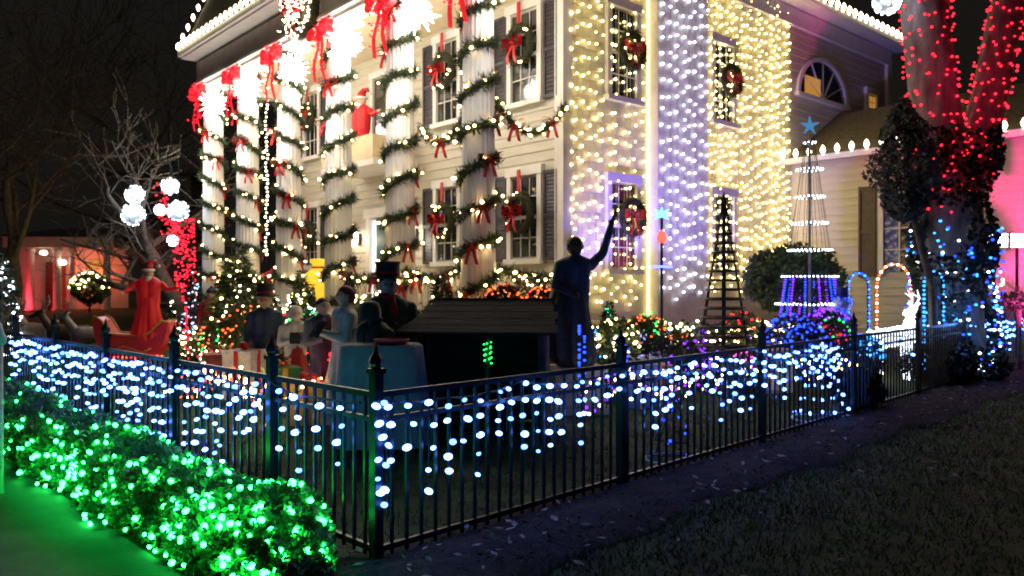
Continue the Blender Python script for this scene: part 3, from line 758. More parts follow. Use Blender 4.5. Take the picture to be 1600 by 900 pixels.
def figure(px, Y, h, label, coat, lower, hair, rz=0.0, hat=None, book=False, cat='figure', group='holiday figures in the yard', lift=0.0, name='yard_figure', **kw):
    p = at(px, Y); p.z += lift
    e = empty(name, p, rz, label, cat, group)
    blend('body', human(h, coat, lower, hair, **kw), e, .016, 3, fold=.62 * h if kw.get('skirt', True) else 0)
    if hat == 'top':
        MB().lathe([(.135, 0), (.14, .012), (.135, .022), (.082, .028), (.078, .15), (.085, .19), (.08, .195)], 20, (0, .01, 0), sx=h, sy=h).build('hat', cmat('felt_black', (.015, .015, .018)), e, (0, 0, .965 * h), smooth=True)
        o = MB().lathe([(.083, 0), (.083, .03)], 20, (0, .01, 0), sx=h, sy=h).build('hat_band', REDC, e, (0, 0, .995 * h))
    if hat == 'santa':
        b = MB(); b.tube([(0, 0, .0), (0, .01, .06), (.03, .03, .12), (.08, .04, .13), (.12, .04, .07)], [.07, .06, .04, .025, .012], 12); ho = b.build('hat', REDC, e, (0, .014, .965 * h), smooth=True); ho.scale = (h,) * 3
        b = MB(); b.tube([(.068 * math.cos(a), .068 * math.sin(a), 0) for a in [2 * math.pi * i / 20 for i in range(21)]], .02, 8, cap=False).ball((.125, .04, .06), .025); bo = b.build('hat_trim', cmat('fleece', (.8, .78, .74), .9), e, (0, .014, .968 * h), smooth=True); bo.scale = (h,) * 3
        b = MB(); b.lathe([(.008, -.1), (.035, -.07), (.05, -.02), (.045, .01), (.02, .025)], 12, (0, -.04, .865)); bb = b.build('beard', cmat('fleece', (.8, .78, .74), .9), e, smooth=True); bb.scale = (h,) * 3
    if hat == 'bonnet':
        b = MB().lathe([(.02, .09), (.06, .075), (.078, .03), (.08, -.03), (.095, -.045)], 16, (0, .03, .925)); o = b.build('bonnet', coat, e, smooth=True); o.scale = (h,) * 3
    if hat == 'cap':
        b = MB().lathe([(.066, 0), (.07, .03), (.055, .06), (.02, .075)], 16, (0, .01, .955)).ball((0, .01, 1.04), .02); o = b.build('hat', lower, e, smooth=True); o.scale = (h,) * 3
    if book:
        b = MB()
        for s in (-1, 1): b.box((s * .055, -.205, .685), (.11, .012, .13), 0, Matrix.Rotation(s * .25, 3, 'Z') @ Matrix.Rotation(-.6, 3, 'X'))
        o = b.build('song_book', cmat('book_black', (.02, .018, .02)), e); o.scale = (h,) * 3
    return e
C_ = cmat
REDS = mat('red_suit_glow', (.55, .015, .02), .5, .15, 8, emit=(1, .02, .03), strength=.04)  # faint red emission added so the suits look lit
figure(330, 15.5, 1.35, 'child figure in red jacket and blue trousers near the white mini tree', C_('red_wool', (.45, .03, .03)), C_('blue_denim', (.04, .06, .15)), C_('hair_brown', (.08, .04, .02)), .3, 'cap', arms='down', skirt=False)
figure(414, 11.2, 1.42, 'tall soldier figure in dark coat with pink face behind the fence', C_('navy_wool', (.035, .05, .1)), C_('charcoal', (.03, .04, .045)), C_('hair_grey', (.2, .19, .18)), .1, 'top', arms='down')
figure(462, 10.4, 1.25, 'girl figure in white blouse and red skirt holding a song book', C_('white_linen', (.6, .58, .55)), C_('red_wool', (.45, .03, .03)), C_('hair_brown', (.08, .04, .02)), .5, 'bonnet', True)
figure(505, 9.6, 1.4, 'slim caroler figure in purple gown reading a black book', C_('plum', (.1, .07, .14)), C_('plum', (.1, .07, .14)), C_('hair_dark', (.03, .02, .02)), .7, None, True, sleeve=C_('grey_wool', (.2, .2, .2)))
figure(538, 9.0, 1.56, 'caroler figure in pale gown with long auburn hair', C_('pale_gown', (.5, .5, .52)), C_('pale_gown', (.5, .5, .52)), C_('auburn', (.16, .03, .03)), -1.1, None, True)
tm = figure(606, 8.7, 1.68, 'tall caroler figure in black top hat, green coat and red scarf', C_('green_coat', (.03, .09, .05)), C_('green_coat', (.03, .09, .05)), C_('hair_dark', (.03, .02, .02)), .25, 'top', True, stout=1.1)
b = MB(); b.tube([(.09 * math.cos(a), .075 * math.sin(a), .02 * math.sin(2 * a)) for a in [2 * math.pi * i / 18 for i in range(19)]], .038, 8, cap=False)
b.tube([(.04, -.09, 0), (.05, -.16, -.12), (.05, -.17, -.3)], [.035, .045, .045], 8); b.build('scarf', REDC, tm, (0, 0, 1.415), smooth=True)
figure(583, 8.1, 1.4, 'stout figure in very dark cloak in front of the top hat caroler', C_('dark_cloak', (.018, .03, .024)), C_('dark_cloak', (.018, .03, .024)), C_('hair_dark', (.03, .02, .02)), 2.6, 'bonnet', False, stout=1.15)
fl2 = flood(326, 12.2, None, (1, .86, .68), 150, at(560, 9.0) + Vector((0, 0, 1.2)), 'white bar floodlight on the grass left of the carolers', 70, 6, .3)
# draped table with red tray
tb = empty('draped_table', at(596, 7.7), .1, 'pale cloth draped table with a red tray in front of the carolers', 'table')
prof = []; NN = 64
b = MB(); vs = []
for z, k in ((1.02, .0), (1.02, .93), (1.0, 1.0), (.7, 1.06), (.35, 1.12), (.04, 1.18)):
    for i in range(NN):
        a = 2 * math.pi * i / NN; ca, sa = math.cos(a), math.sin(a); m_ = max(abs(ca), abs(sa)); sq = .35 / m_ + .65
        ru = 1 + (.055 * math.sin(a * 11 + 2 * math.sin(a * 3)) + .03 * math.sin(a * 23)) * max(0, k - .98) * 7
        vs.append((.4 * ca * sq * k * ru, .26 * sa * sq * k * ru, z))
b.add(vs, [(j * NN + i, j * NN + (i + 1) % NN, (j + 1) * NN + (i + 1) % NN, (j + 1) * NN + i) for j in range(5) for i in range(NN)])
b.build('table_cloth', mat('table_cloth', (.26, .31, .31), .8, .1, 7, .15), tb, smooth=True)
tr = empty('serving_tray', tb.matrix_basis @ Vector((.1, -.05, 1.022)), .1, 'red round tray lying on the draped table', 'tray')
MB().lathe([(.13, 0), (.17, .035), (.165, .04), (.12, .012)], 24).build('dish', REDC, tr, smooth=True)
MB().tube([(.168 * math.cos(a), .168 * math.sin(a), .04) for a in [2 * math.pi * i / 24 for i in range(25)]], .008, 6, cap=False).build('rim', C_('pink_rim', (.6, .1, .14)), tr, smooth=True)

def gift(px, Y, w_, h_, c1, c2, label, rz):
    e = empty('gift_box', at(px, Y), rz, label, 'gift box', 'gift boxes on the lawn')
    MB().box((0, 0, h_ / 2), (w_, w_, h_)).build('box', c1, e); MB().box((0, 0, h_ + .02), (w_ * 1.06, w_ * 1.06, .05)).build('lid', c1, e)
    for q in (0, 1): MB().box((0, 0, h_ / 2 + .02), (w_ * 1.08 if q else .06, .06 if q else w_ * 1.08, h_ + .06)).build('ribbon', c2, e)
    bow((0, 0, h_ + .1), .1, e, c2)
GOLD = C_('gold_paper', (.6, .38, .06), .35); GRN = C_('green_paper', (.04, .25, .08), .4); WPP = C_('white_paper', (.65, .62, .6), .4); BLP = C_('blue_paper', (.06, .12, .4), .4)
gift(352, 11.6, .5, .5, C_('red_paper', (.5, .03, .03), .4), GOLD, 'red gift box with gold ribbon left of the soldier figure', .3)
gift(382, 10.8, .42, .62, WPP, REDC, 'white gift box with red ribbon left of the soldier figure', -.2)
gift(440, 9.8, .4, .5, GRN, GOLD, 'green gift box with gold ribbon before the soldier figure', .5)
gift(482, 9.0, .36, .42, GOLD, REDC, 'gold gift box with red ribbon among the carolers', .1)
gift(990, 10.2, .42, .5, BLP, WPP, 'blue gift box with white ribbon right of the statue', .4)
gift(1020, 11.0, .45, .4, C_('red_paper', (.5, .03, .03), .4), WPP, 'red gift box with white ribbon before the chimney', .2)
gift(1200, 11.8, .5, .6, WPP, GOLD, 'white gift box with gold ribbon right of the wire tree', .3)
# nativity stable
st = empty('wooden_stable', at(752, 8.6), -.08, 'dark wooden stable with plank roof standing behind the fence', 'stable')
PLK = mat('old_plank', (.028, .026, .027), .85, .35, 5, .6, stretch=(.3, 3, 3)); PLKD = mat('stable_post', (.09, .06, .055), .85, .3, 6, .5)
for x in (-.68, .68):
    for y in (-.42, .42): MB().tube([(x, y, 0), (x + .01, y, .6), (x, y, 1.1)], [.05, .045, .042], 8).build('post', PLKD, st)
for y in (-.42, .42): MB().bar((-.76, y, 1.1), (.76, y, 1.1), .07, .07).build('beam', PLKD, st)
MB().bar((-.46, 0, 1.33), (.8, 0, 1.33), .06, .06).build('ridge_beam', PLKD, st)
for sg in (-1, 1):
    for i in range(5):
        a, c = (i) / 5, (i + 1.12) / 5
        y0, z0, y1, z1 = sg * .6 * (1 - a) , 1.06 + .33 * a, sg * .6 * (1 - c), 1.06 + .33 * c
        L = 1.62 + random.uniform(-.06, .05); x = random.uniform(-.03, .03)
        q0, q1 = x - L / 2 + .34 * a, x - L / 2 + .34 * c
        MB().add([(q0, y0, z0 - .012), (x + L / 2, y0, z0 - .012), (x + L / 2, y1, z1), (q1, y1, z1), (q0, y0, z0 + .018), (x + L / 2, y0, z0 + .018), (x + L / 2, y1, z1 + .016), (q1, y1, z1 + .016)],
                 [(0, 1, 2, 3), (7, 6, 5, 4), (0, 4, 5, 1), (1, 5, 6, 2), (2, 6, 7, 3), (3, 7, 4, 0)]).build('roof_plank', PLK, st)
for i in range(9):
    MB().box((-.64 + .16 * i, .45, .55 + random.uniform(-.03, .03)), (.158, .025, 1.08)).build('back_plank', PLK, st)
for x in (-.72, .72):
    for i in range(5): MB().box((x, -.34 + .17 * i, .55), (.022, .155, 1.05)).build('side_plank', PLKD, st)
# green light tube within the stable
e = empty('light_tube', at(762, 8.5), 0, 'small glowing green light tube inside the stable', 'light tube')
MB().lathe([(.05, 0), (.05, .05), (.03, .06), (.028, .95), (.012, 1.0)], 10).build('stem', C_('dull_green', (.03, .2, .06)), e)
bulbs([(.04 * math.cos(i * 1.3), .04 * math.sin(i * 1.3), .72 + .012 * i) for i in range(20)], .012, glow('bulb_green_dim', (.02, 1, .13), 2), e)
# robed statue with raised arm on a plinth
pl = empty('stone_plinth', at(903, 9.7), .15, 'grey stone plinth under the robed statue', 'plinth')
MB().box((0, 0, .05), (.66, .6, .1)).build('foot', CONC, pl); bevel(MB().box((0, 0, .3), (.54, .48, .41)).build('block', CONC, pl)); MB().box((0, 0, .53), (.62, .56, .06)).build('slab', CONC, pl)
statue = figure(899, 9.7, 1.6, 'dark robed statue raising one arm, standing on a plinth beside the stable', C_('statue_blue', (.05, .09, .14)), C_('statue_green', (.055, .065, .045)), C_('hair_dark', (.03, .02, .02)), .35, None, False, cat='statue', lift=.56, name='robed_statue', arms='raise', stout=.95, sleeve=C_('statue_blue', (.05, .09, .14)), SKIN=C_('statue_dark', (.08, .07, .07)), cape=C_('statue_green', (.055, .065, .045)))
MB().tube([(.44, -.1, 1.7), (.49, -.12, 1.9), (.51, -.12, 2.0)], [.03, .024, .008], 8).build('torch', C_('statue_blue', (.05, .09, .14)), statue)

# Santa in his sleigh
sl = empty('red_sleigh', at(218, 13.4), R(12), 'glossy red sleigh on the left of the yard', 'sleigh', )
REDP = mat('sleigh_glow_paint', (.5, .015, .02), .3, .12, 5, emit=(1, .02, .03), strength=.015)  # slight emission put into the paint to make the sleigh look lit
side = [(-.62, .35), (-.7, .7), (-.78, 1.1), (-.72, 1.2), (-.6, 1.12), (-.45, .85), (.15, .8), (.3, .9), (.48, 1.1), (.62, 1.08), (.62, .9), (.5, .55), (.35, .35)]
b = MB(); n = len(side)
b.add([(x, -.36, z) for x, z in side] + [(x, .36, z) for x, z in side], [tuple(range(n))[::-1], tuple(range(n, 2 * n))] + [(i, (i + 1) % n, n + (i + 1) % n, n + i) for i in range(n)])
bevel(b.build('sleigh_body', REDP, sl), .03)
for y in (-.32, .32):
    MB().tube([(-.8, y, .14), (-.5, y, .08), (.5, y, .08), (.75, y, .14), (.88, y, .32), (.8, y, .46), (.7, y, .4)], .025, 8).build('runner', C_('gold', (.5, .33, .08), .35), sl, smooth=True)
    for x in (-.4, .25): MB().bar((x, y, .09), (x, y * .95, .37), .03, .03).build('strut', C_('gold', (.5, .33, .08), .35), sl)
for y in (-.37, .37):
    MB().tube([(x, y, z + .01) for x, z in side[2:10]], .022, 6).build('trim', C_('gold', (.5, .33, .08), .35), sl, smooth=True)
    MB().tube([(-.55, y, .5), (-.2, y, .62), (.15, y, .5), (.3, y, .58)], .014, 6).build('scroll', C_('gold', (.5, .33, .08), .35), sl, smooth=True)
sl.scale = (.86,) * 3
bulbs([(random.uniform(-.6, .5), -.4, random.uniform(.36, .44)) for _ in range(26)] , .018, ORANGEB, sl)
figure(232, 13.35, 1.22, 'red suited white bearded figure standing in the sleigh with arms out', C_('red_suit_glow', (.5, .02, .02)), C_('red_suit_glow', (.5, .02, .02)), C_('fleece', (.8, .78, .74), .9), .35, 'santa', lift=.62, arms='wide', stout=1.25, skirt=True, sleeve=C_('red_suit_glow', (.5, .02, .02)))
# reindeer
def reindeer(px, Y, rz, label, fur, h=1.0):
    e = empty('reindeer', at(px, Y), rz, label, 'reindeer', 'reindeer figures')
    c = []; A = lambda *a: c.append((tuple(x * h for x in a[0]), a[1] * h, tuple(x * h for x in a[2]), a[3] * h, a[4]))
    A((-.33, 0, .8), .19, (.28, 0, .82), .155, fur); A((-.33, 0, .74), .18, (-.3, 0, .84), .17, fur); A((.28, 0, .8), .16, (.34, 0, .78), .14, fur)
    A((-.42, 0, .88), .11, (-.62, 0, 1.2), .075, fur); A((-.62, 0, 1.24), .08, (-.84, 0, 1.14), .045, fur); A((-.86, 0, 1.13), .03, (-.87, 0, 1.13), .028, C_('nose_dark', (.03, .02, .02)))
    for s in (-1, 1):
        A((-.34, s * .09, .68), .07, (-.35, s * .1, .38), .04, fur); A((-.35, s * .1, .38), .038, (-.34, s * .1, .05), .028, fur)
        A((.3, s * .09, .72), .1, (.24, s * .1, .5), .055, fur); A((.24, s * .1, .5), .05, (.36, s * .1, .33), .035, fur); A((.36, s * .1, .33), .034, (.34, s * .1, .05), .026, fur)
        A((-.56, s * .07, 1.29), .03, (-.52, s * .16, 1.33), .014, fur); A((-.7, s * .06, 1.24), .014, (-.7, s * .062, 1.24), .014, EYEM)
    A((.4, 0, .88), .05, (.47, 0, .8), .03, C_('fleece', (.8, .78, .74), .9))
    blend('body', c, e, .022)
    for s in (-1, 1):
        b = MB(); b.tube([(-.58 * h, s * .04, 1.3 * h), (-.5 * h, s * .13, 1.45 * h), (-.56 * h, s * .2, 1.62 * h)], [.018, .014, .006], 6)
        b.tube([(-.5 * h, s * .13, 1.45 * h), (-.66 * h, s * .14, 1.55 * h)], [.012, .005], 6); b.build('antler', C_('horn', (.3, .24, .17)), e, smooth=True)
    return e
reindeer(112, 14.6, .15, 'dark brown reindeer figure ahead of the sleigh', C_('fur_brown', (.1, .055, .03)), .86)
reindeer(72, 15.2, .1, 'lighter tan reindeer figure nearest the left edge', C_('fur_tan', (.2, .13, .08)), .86)
reindeer(152, 13.9, .25, 'whitish grey reindeer figure right in front of the sleigh', C_('fur_white', (.3, .28, .27)), .84)

# ------------------------------------------------------------------ lit cone trees and shrubs
def cone_tree(px, Y, h, r, label, bm, nb, leaf=LEAF, br=.022, star=None, dens=2600, name='lit_cone_tree'):
    e = empty(name, at(px, Y), 0, label, 'tree')
    MB().tube([(0, 0, 0), (0, 0, h * .95)], [.04, .01], 7).build('trunk', BARKD, e)
    n = dens; z = h * (.1 + .9 * (1 - np.sqrt(RNG.random(n)))); rr = r * (1 - z / h * .95) * (.45 + .6 * np.sqrt(RNG.random(n))) * (1 + .12 * np.sin(z / h * 40)); a = RNG.random(n) * 2 * np.pi
    pts = np.column_stack([rr * np.cos(a), rr * np.sin(a), z]); d = np.column_stack([np.cos(a), np.sin(a), np.full(n, -.1)])
    d = d + RNG.normal(size=(n, 3)) * .5; d /= np.linalg.norm(d, axis=1)[:, None]
    soup('crown', needle_verts(pts, d, r * .28, .02), 3, leaf, e)
    bp = []
    for i in range(nb):
        zz = h * (.1 + .88 * (1 - math.sqrt(random.random()))); r1 = r * (1 - zz / h * .95) * 1.05; a1 = random.random() * 6.283
        bp.append((r1 * math.cos(a1), r1 * math.sin(a1), zz))
    bulbs(bp, br, bm, e)
    if star: MB().ball((0, 0, h + .05), (.09, .09, .11), 5, 4).build('tree_topper', star, e)
    return e
cone_tree(4, 15, 2.3, .5, 'white-lit tree cut off by the left edge', WHITEB, 110, LEAFD, .032)
cone_tree(303, 18, 1.75, .36, 'small bluish white lit tree left of the columns', glow('bulb_cool', (.4, .65, 1), 2.5), 90, LEAFD, .026)
cone_tree(268, 17, 1.15, .2, 'thin cream-lit tree cone right of the sleigh', C9, 46, LEAFD, .024)
cone_tree(372, 14.2, 2.15, .75, 'dark evergreen with sparse warm lights before the columns', WARM, 46, LEAF, .028, dens=5200)
cone_tree(470, 14.5, 1.7, .42, 'green tree with golden lights under the yellow sack', CURT, 60, LEAF, .026)
cone_tree(488, 12.4, 1.5, .16, 'slim white-lit tree between the carolers', WHITEB, 50, LEAFD, .022)
cone_tree(545, 13.0, 1.65, .3, 'small tree with mixed cyan lights behind the auburn caroler', CYANB, 40, LEAFD, .022)
cone_tree(952, 12.2, 1.25, .3, 'small teal-lit tree near the house corner', glow('bulb_teal', (.02, 1, .4), 2), 50, LEAF, .022)
cone_tree(690, 12.0, 1.6, .45, 'bushy warm-lit tree behind the stable', C9, 60, LEAF, .026)
def shrub(px, Y, r, label, leaf=LEAF, bm=None, nb=0, n=2600, sq=.85, lift=0.0, name='shrub', group=None, lsz=.06, br=.024):
    e = empty(name, at(px, Y), 0, label, 'shrub', group); cz = r * sq + lift
    MB().tube([(0, 0, 0), (.02, 0, max(cz * .9, .1))], [.05, .03], 6).build('trunk', BARKD, e)
    d = rnd_dirs(n); rr = r * (.55 + .45 * RNG.random(n) ** .5) * (1 + .14 * np.sin(d[:, 0] * 7 + px) * np.cos(d[:, 2] * 6 + d[:, 1] * 5))
    pts = d * rr[:, None] * np.array((1, 1, sq)) + np.array((0, 0, cz)); pts[:, 2] = np.maximum(pts[:, 2], .02)
    soup('foliage', leaf_verts(pts, lsz, .5, .5), 4, leaf, e)
    if nb: d = rnd_dirs(nb); d[:, 2] = np.abs(d[:, 2]); bulbs((d * r * 1.02 * np.array((1, 1, sq)) + np.array((0, 0, cz))).tolist(), br, bm, e)
    return e
fs_ = 'clipped shrubs along the foot of the house'
for i, (px, Y, r, lb, bm) in enumerate(((940, 13.6, .42, 'by the house corner', WARM), (985, 13.9, .46, 'left of the yellow rope light', ORANGEB), (1030, 14.3, .45, 'below the chimney', CURT), (1085, 14.6, .46, 'behind the black wire tree', WARM), (1140, 15.0, .46, 'right of the chimney', PURPB), (1190, 15.2, .46, 'below the round green tree', WARM))):
    shrub(px, Y, r, f'lit rounded shrub {lb}', LEAF, bm, 34, group=fs_)
shrub(1238, 15.0, .92, 'round-headed green tree before the golden light curtain', LEAF, None, 0, 9000, .72, .95, 'round_tree', lsz=.07)
for px, lb in ((786, 'left'), (851, 'right')):
    e = shrub(px, 11.4, .3, f'small shrub glowing orange above the stable roof, {lb} one', LEAFD, ORANGEB, 90, 900, 1.0, .85, 'orange_shrub', 'orange-lit standard shrubs', br=.016)
shrub(1338, 10.6, .34, 'dark unlit shrub by the fence post left of the white deer', LEAFD, None, 0, 3000, .8)
shrub(1465, 13.2, .62, 'dark shrub at the foot of the forked tree', LEAFD, None, 0, 4000, .6)
shrub(1525, 13.6, .5, 'dark shrub to the right of the forked tree', LEAFD, None, 0, 3000, .6)
shrub(690, 9.6, .35, 'low shrub with crimson bulbs left of the stable', LEAFD, REDB, 18, 1600)
shrub(1085, 12.0, .4, 'shrub with pink and purple glints by the wire tree', LEAF, PURPB, 26, 1600)
shrub(1170, 11.6, .35, 'shrub with violet lights right of the wire tree', LEAF, glow('bulb_pink', (1, .08, .5), 2), 40, 1500)
shrub(1592, 15.0, .32, 'small bare-looking bush before the pink-lit wall', LEAFD, None, 0, 500, .6, 1.15)
for i, (px, Y) in enumerate(((560, 11.6), (642, 11.8), (440, 13.2), (395, 16))):
    shrub(px, Y, .42, ['shrub with red and gold lights left of the door', 'shrub with white lights below the porch rail', 'dark red-lit shrub among the carolers', 'warm-lit shrub by the far columns'][i], LEAF, [ORANGEB, C9, REDB, WARM][i], 36, 1800)

MULTI = [WARM, ORANGEB, C9, REDB, CURT, GREENB and glow('bulb_green_soft', (.03, 1, .15), 2), CYANB]
spots = [(310, 13.0, .4, 'by the white floodlight'), (345, 12.6, .36, 'left of the red gift box'), (395, 12.8, .45, 'behind the soldier figure'), (428, 11.9, .4, 'right of the soldier figure'), (450, 12.5, .38, 'behind the white blouse girl'), (480, 11.2, .36, 'behind the purple caroler'), (515, 11.0, .42, 'behind the pale gown caroler'), (565, 10.2, .42, 'behind the dark cloak'),
         (655, 10.4, .4, 'left behind the stable'), (720, 11.6, .42, 'behind the stable roof, left'), (765, 12.2, .4, 'behind the stable roof, middle'), (825, 12.4, .42, 'behind the stable roof, right'), (870, 12.6, .42, 'behind the robed statue'), (930, 11.2, .32, 'right of the statue, low'), (965, 10.8, .3, 'before the teal-lit tree'), (1010, 12.6, .34, 'before the light pole'), (1062, 12.9, .34, 'left of the wire tree'), (1160, 13.2, .34, 'behind the wire tree'), (1215, 13.0, .36, 'left of the ring tree'), (1300, 12.6, .3, 'right of the ring tree')]
for px, Y, r, m_, lb in ((1236, 12.7, .42, BLUEB, 'blue-lit shrub at the left foot of the ring tree'), (1292, 12.9, .46, PURPB, 'purple-lit shrub at the right foot of the ring tree'), (1262, 12.4, .36, BLUEB, 'low blue-lit shrub in front of the ring tree'), (1350, 12.6, .3, CYANB, 'cyan-lit shrub below the pale blue arch')):
    shrub(px, Y, r, lb, LEAFD, m_, 110, 1400, 1.15, .15, 'lit_plant', 'small lit plants in the yard', br=.02)
for i, (px, Y, r, lb) in enumerate(spots):
    e = shrub(px, Y, r, 'small plant sprinkled with coloured lights ' + lb, LEAF, MULTI[i % 7], 26, 1100, .95 + .25 * (i % 3), .12 * (i % 4), 'lit_plant', 'small lit plants in the yard', br=.02)
    d = rnd_dirs(22); d[:, 2] = np.abs(d[:, 2]); bulbs((d * r * 1.05 + np.array((0, 0, r + .12 * (i % 4)))).tolist(), .02, MULTI[(i * 3 + 2) % 7], e)
for i, (px, Y, h, m_, lb) in enumerate(((292, 12.4, 1.2, REDB, 'red light stake right of the sleigh'), (520, 9.3, .75, REDB, 'red light stake between the carolers'), (452, 11.6, 1.35, C9, 'white light stake behind the soldier figure'), (640, 9.6, 1.05, REDB, 'red light stake at the left end of the stable'), (978, 9.4, .9, BLUEB, 'blue light stake right of the statue plinth'), (1098, 11.6, .9, PURPB, 'purple light stake by the wire tree'))):
    e = empty('light_stake', at(px, Y), 0, lb, 'light stake', 'light stakes in the yard')
    MB().tube([(0, 0, 0), (0, 0, h)], .012, 6).build('stake', WIRE, e)
    bulbs([(random.uniform(-.04, .04), -.02, h * .45 + h * .55 * i2 / 22) for i2 in range(23)], .018, m_, e)
for i, (pa, Ya, pb, Yb, m1, m2, lb) in enumerate(((290, 10.2, 470, 8.6, WARM, ORANGEB, 'amber and red bulb string trailing left of the carolers'), (300, 13.6, 520, 10.2, C9, REDB, 'white and red bulb string winding behind the gifts'), (930, 9.0, 1120, 10.6, C9, PURPB, 'white and purple bulb string right of the statue'), (1120, 11.2, 1340, 12.2, CURT, BLUEB, 'gold and blue bulb string below the ring tree'), (560, 12.4, 640, 11.6, WARM, REDB, 'warm bulb string under the porch rail'))):
    a_, b_ = at(pa, Ya), at(pb, Yb); path = []
    for k in range(41):
        p = a_.lerp(b_, k / 40); q = at(0, 1); x, y = p.x + .3 * math.sin(k * .9 + i), p.y + .35 * math.cos(k * .7 + i); path.append(Vector((x, y, g(x, y) + .12 + .38 * abs(math.sin(k * .55 + i)))))
    e = empty('bulb_string', a_, 0, lb, 'light string', 'bulb strings draped low in the yard')
    MB().tube([p - a_ for p in path], .006, 4).build('cable', WIRE, e)
    pp = [tuple(p - a_ + Vector((0, 0, .02))) for p in poly(path, .09)]
    bulbs(pp[::2], .022, m1, e); bulbs(pp[1::2], .022, m2, e)
# black wire tree with flat tiers
wt = empty('wire_tree', at(1131, 11), 0, 'black tiered metal tree standing before the chimney', 'metal tree')
MB().tube([(0, 0, 0), (0, 0, 2.75)], .03, 8).build('stem', BLACKM, wt)
for k in range(6): a = k * math.pi / 3 + .2; MB().tube([(.38 * math.cos(a), .38 * math.sin(a), .7), (.02 * math.cos(a), .02 * math.sin(a), 2.75)], .011, 5).build('rib', BLACKM, wt)
for i in range(15):
    z = .75 + i * .13; r = .37 * (1 - i / 17)
    MB().tube([(r * math.cos(a), r * math.sin(a), z) for a in [2 * math.pi * k / 28 for k in range(29)]], .02, 6, cap=False).build('tier_ring', BLACKM, wt)
    b = MB()
    for k in range(3): a = k * math.pi / 3 + i; b.bar((-r * math.cos(a), -r * math.sin(a), z), (r * math.cos(a), r * math.sin(a), z), .022, .022)
    b.build('tier_spoke', BLACKM, wt)
b = MB()
for k in range(5): a = 2 * math.pi * k / 5 + math.pi / 2; b.tube([(0, 0, 2.8), (.11 * math.cos(a), 0, 2.8 + .11 * math.sin(a))], [.03, .003], 5)
b.build('star', BLACKM, wt)
bulbs([(.37 * (1 - i / 17) * math.cos(i * 2.4 + k), .37 * (1 - i / 17) * math.sin(i * 2.4 + k), .75 + .13 * i) for i in range(15) for k in range(3)], .016, WHITEB, wt)
# light pole with star, lantern and ring
lp = empty('light_pole', at(1034, 12), 0, 'thin pole with cyan star, red lantern and blue ring', 'light pole')
MB().tube([(0, 0, 0), (0, 0, 2.55)], .022, 8).build('pole', BLACKM, lp)
b = MB()
for k in range(8): a = math.pi * k / 4; b.tube([(0, 0, 2.6), (.15 * math.cos(a), 0, 2.6 + .11 * math.sin(a))], [.03, .006], 5)
b.build('star', glow('star_cyan', (.1, .55, 1), 2.5), lp)
MB().lathe([(.02, .14), (.05, .1), (.075, 0), (.06, -.04), (.01, -.06)], 10, (0, 0, 2.22)).build('lantern', glow('lantern_red', (1, .06, .04), 2), lp, smooth=True)
MB().tube([(.15 * math.cos(a), .15 * math.sin(a), 1.8) for a in [2 * math.pi * k / 20 for k in range(21)]], .02, 6, cap=False).build('ring', glow('ring_blue', (.1, .12, 1), 3), lp)
# tall tree of light rings
rt = empty('ring_light_tree', at(1265, 14), 0, 'tall cone of white light rings with blue star and purple strands', 'light tree')
MB().tube([(0, 0, 0), (0, 0, 4.25)], .025, 8).build('mast', C_('grey_steel', (.2, .2, .22), .4), rt)
b = MB()
for k in range(5):
    a = 2 * math.pi * k / 5 + math.pi / 2; b.tube([(0, 0, 4.4), (.18 * math.cos(a), 0, 4.4 + .18 * math.sin(a))], [.05, .006], 5)
b.build('star', glow('star_pale', (.12, .42, .8), .28), rt)
rings = [(223, .1), (265, .22), (308, .25), (349, .3), (391, .37), (432, .47), (475, .58)]
for y, r in rings:
    z = EYE - (y - HOR) / F_PX * 14 - rt.location.z
    rg = MB().tube([(r * math.cos(a), r * math.sin(a), z) for a in [2 * math.pi * k / 24 for k in range(25)]], .01, 5, cap=False).build('ring', BLACKM, rt)
    nb = int(r * 90)
    bulbs([(r * math.cos(2 * math.pi * k / nb), r * math.sin(2 * math.pi * k / nb), z) for k in range(nb)], .017, WHITEB, rg)
for k in range(12):
    a = 2 * math.pi * k / 12; bp = []
    MB().tube([(.08 * math.cos(a), .08 * math.sin(a), 4.1), (.62 * math.cos(a), .62 * math.sin(a), .25)], .004, 4).build('strand_wire', WIRE, rt)
    for i in range(30):
        q = .62 + .38 * i / 30; r = .08 + .54 * q; bp.append((r * math.cos(a), r * math.sin(a), 4.1 - 3.85 * q))
    bulbs(bp, .02, PURPB if k % 2 else BLUEB, rt)
# small light-wire cones with base hoops
for i, (px, Y, r, h, lb, bm) in enumerate(((1285, 9.75, .36, .95, 'wire cone of blue white lights with pale hoop, before the ring tree', ICE), (1052, 7.5, .26, .62, 'low wire cone with pale base hoop near the fence', BLUEB))):
    e = empty('wire_light_cone', at(px, Y), 0, lb, 'light cone')
    MB().tube([(r * math.cos(a), r * math.sin(a), .02) for a in [2 * math.pi * k / 30 for k in range(31)]], .014, 6, cap=False).build('base_hoop', C_('pale_hoop', (.6, .6, .62)), e)
    sp = [(r * (1 - k / 120) * math.cos(k * .3), r * (1 - k / 120) * math.sin(k * .3), .02 + h * k / 120) for k in range(119)]
    MB().tube(sp, .005, 4).build('spiral_wire', BLACKM, e)
    for k in range(6): a = k * math.pi / 3; MB().tube([(r * math.cos(a), r * math.sin(a), .02), (0, 0, h)], .005, 4).build('leg_wire', BLACKM, e)
    bulbs(sp[4::3] if i == 0 else sp[8::9], .024 if i == 0 else .016, bm, e)
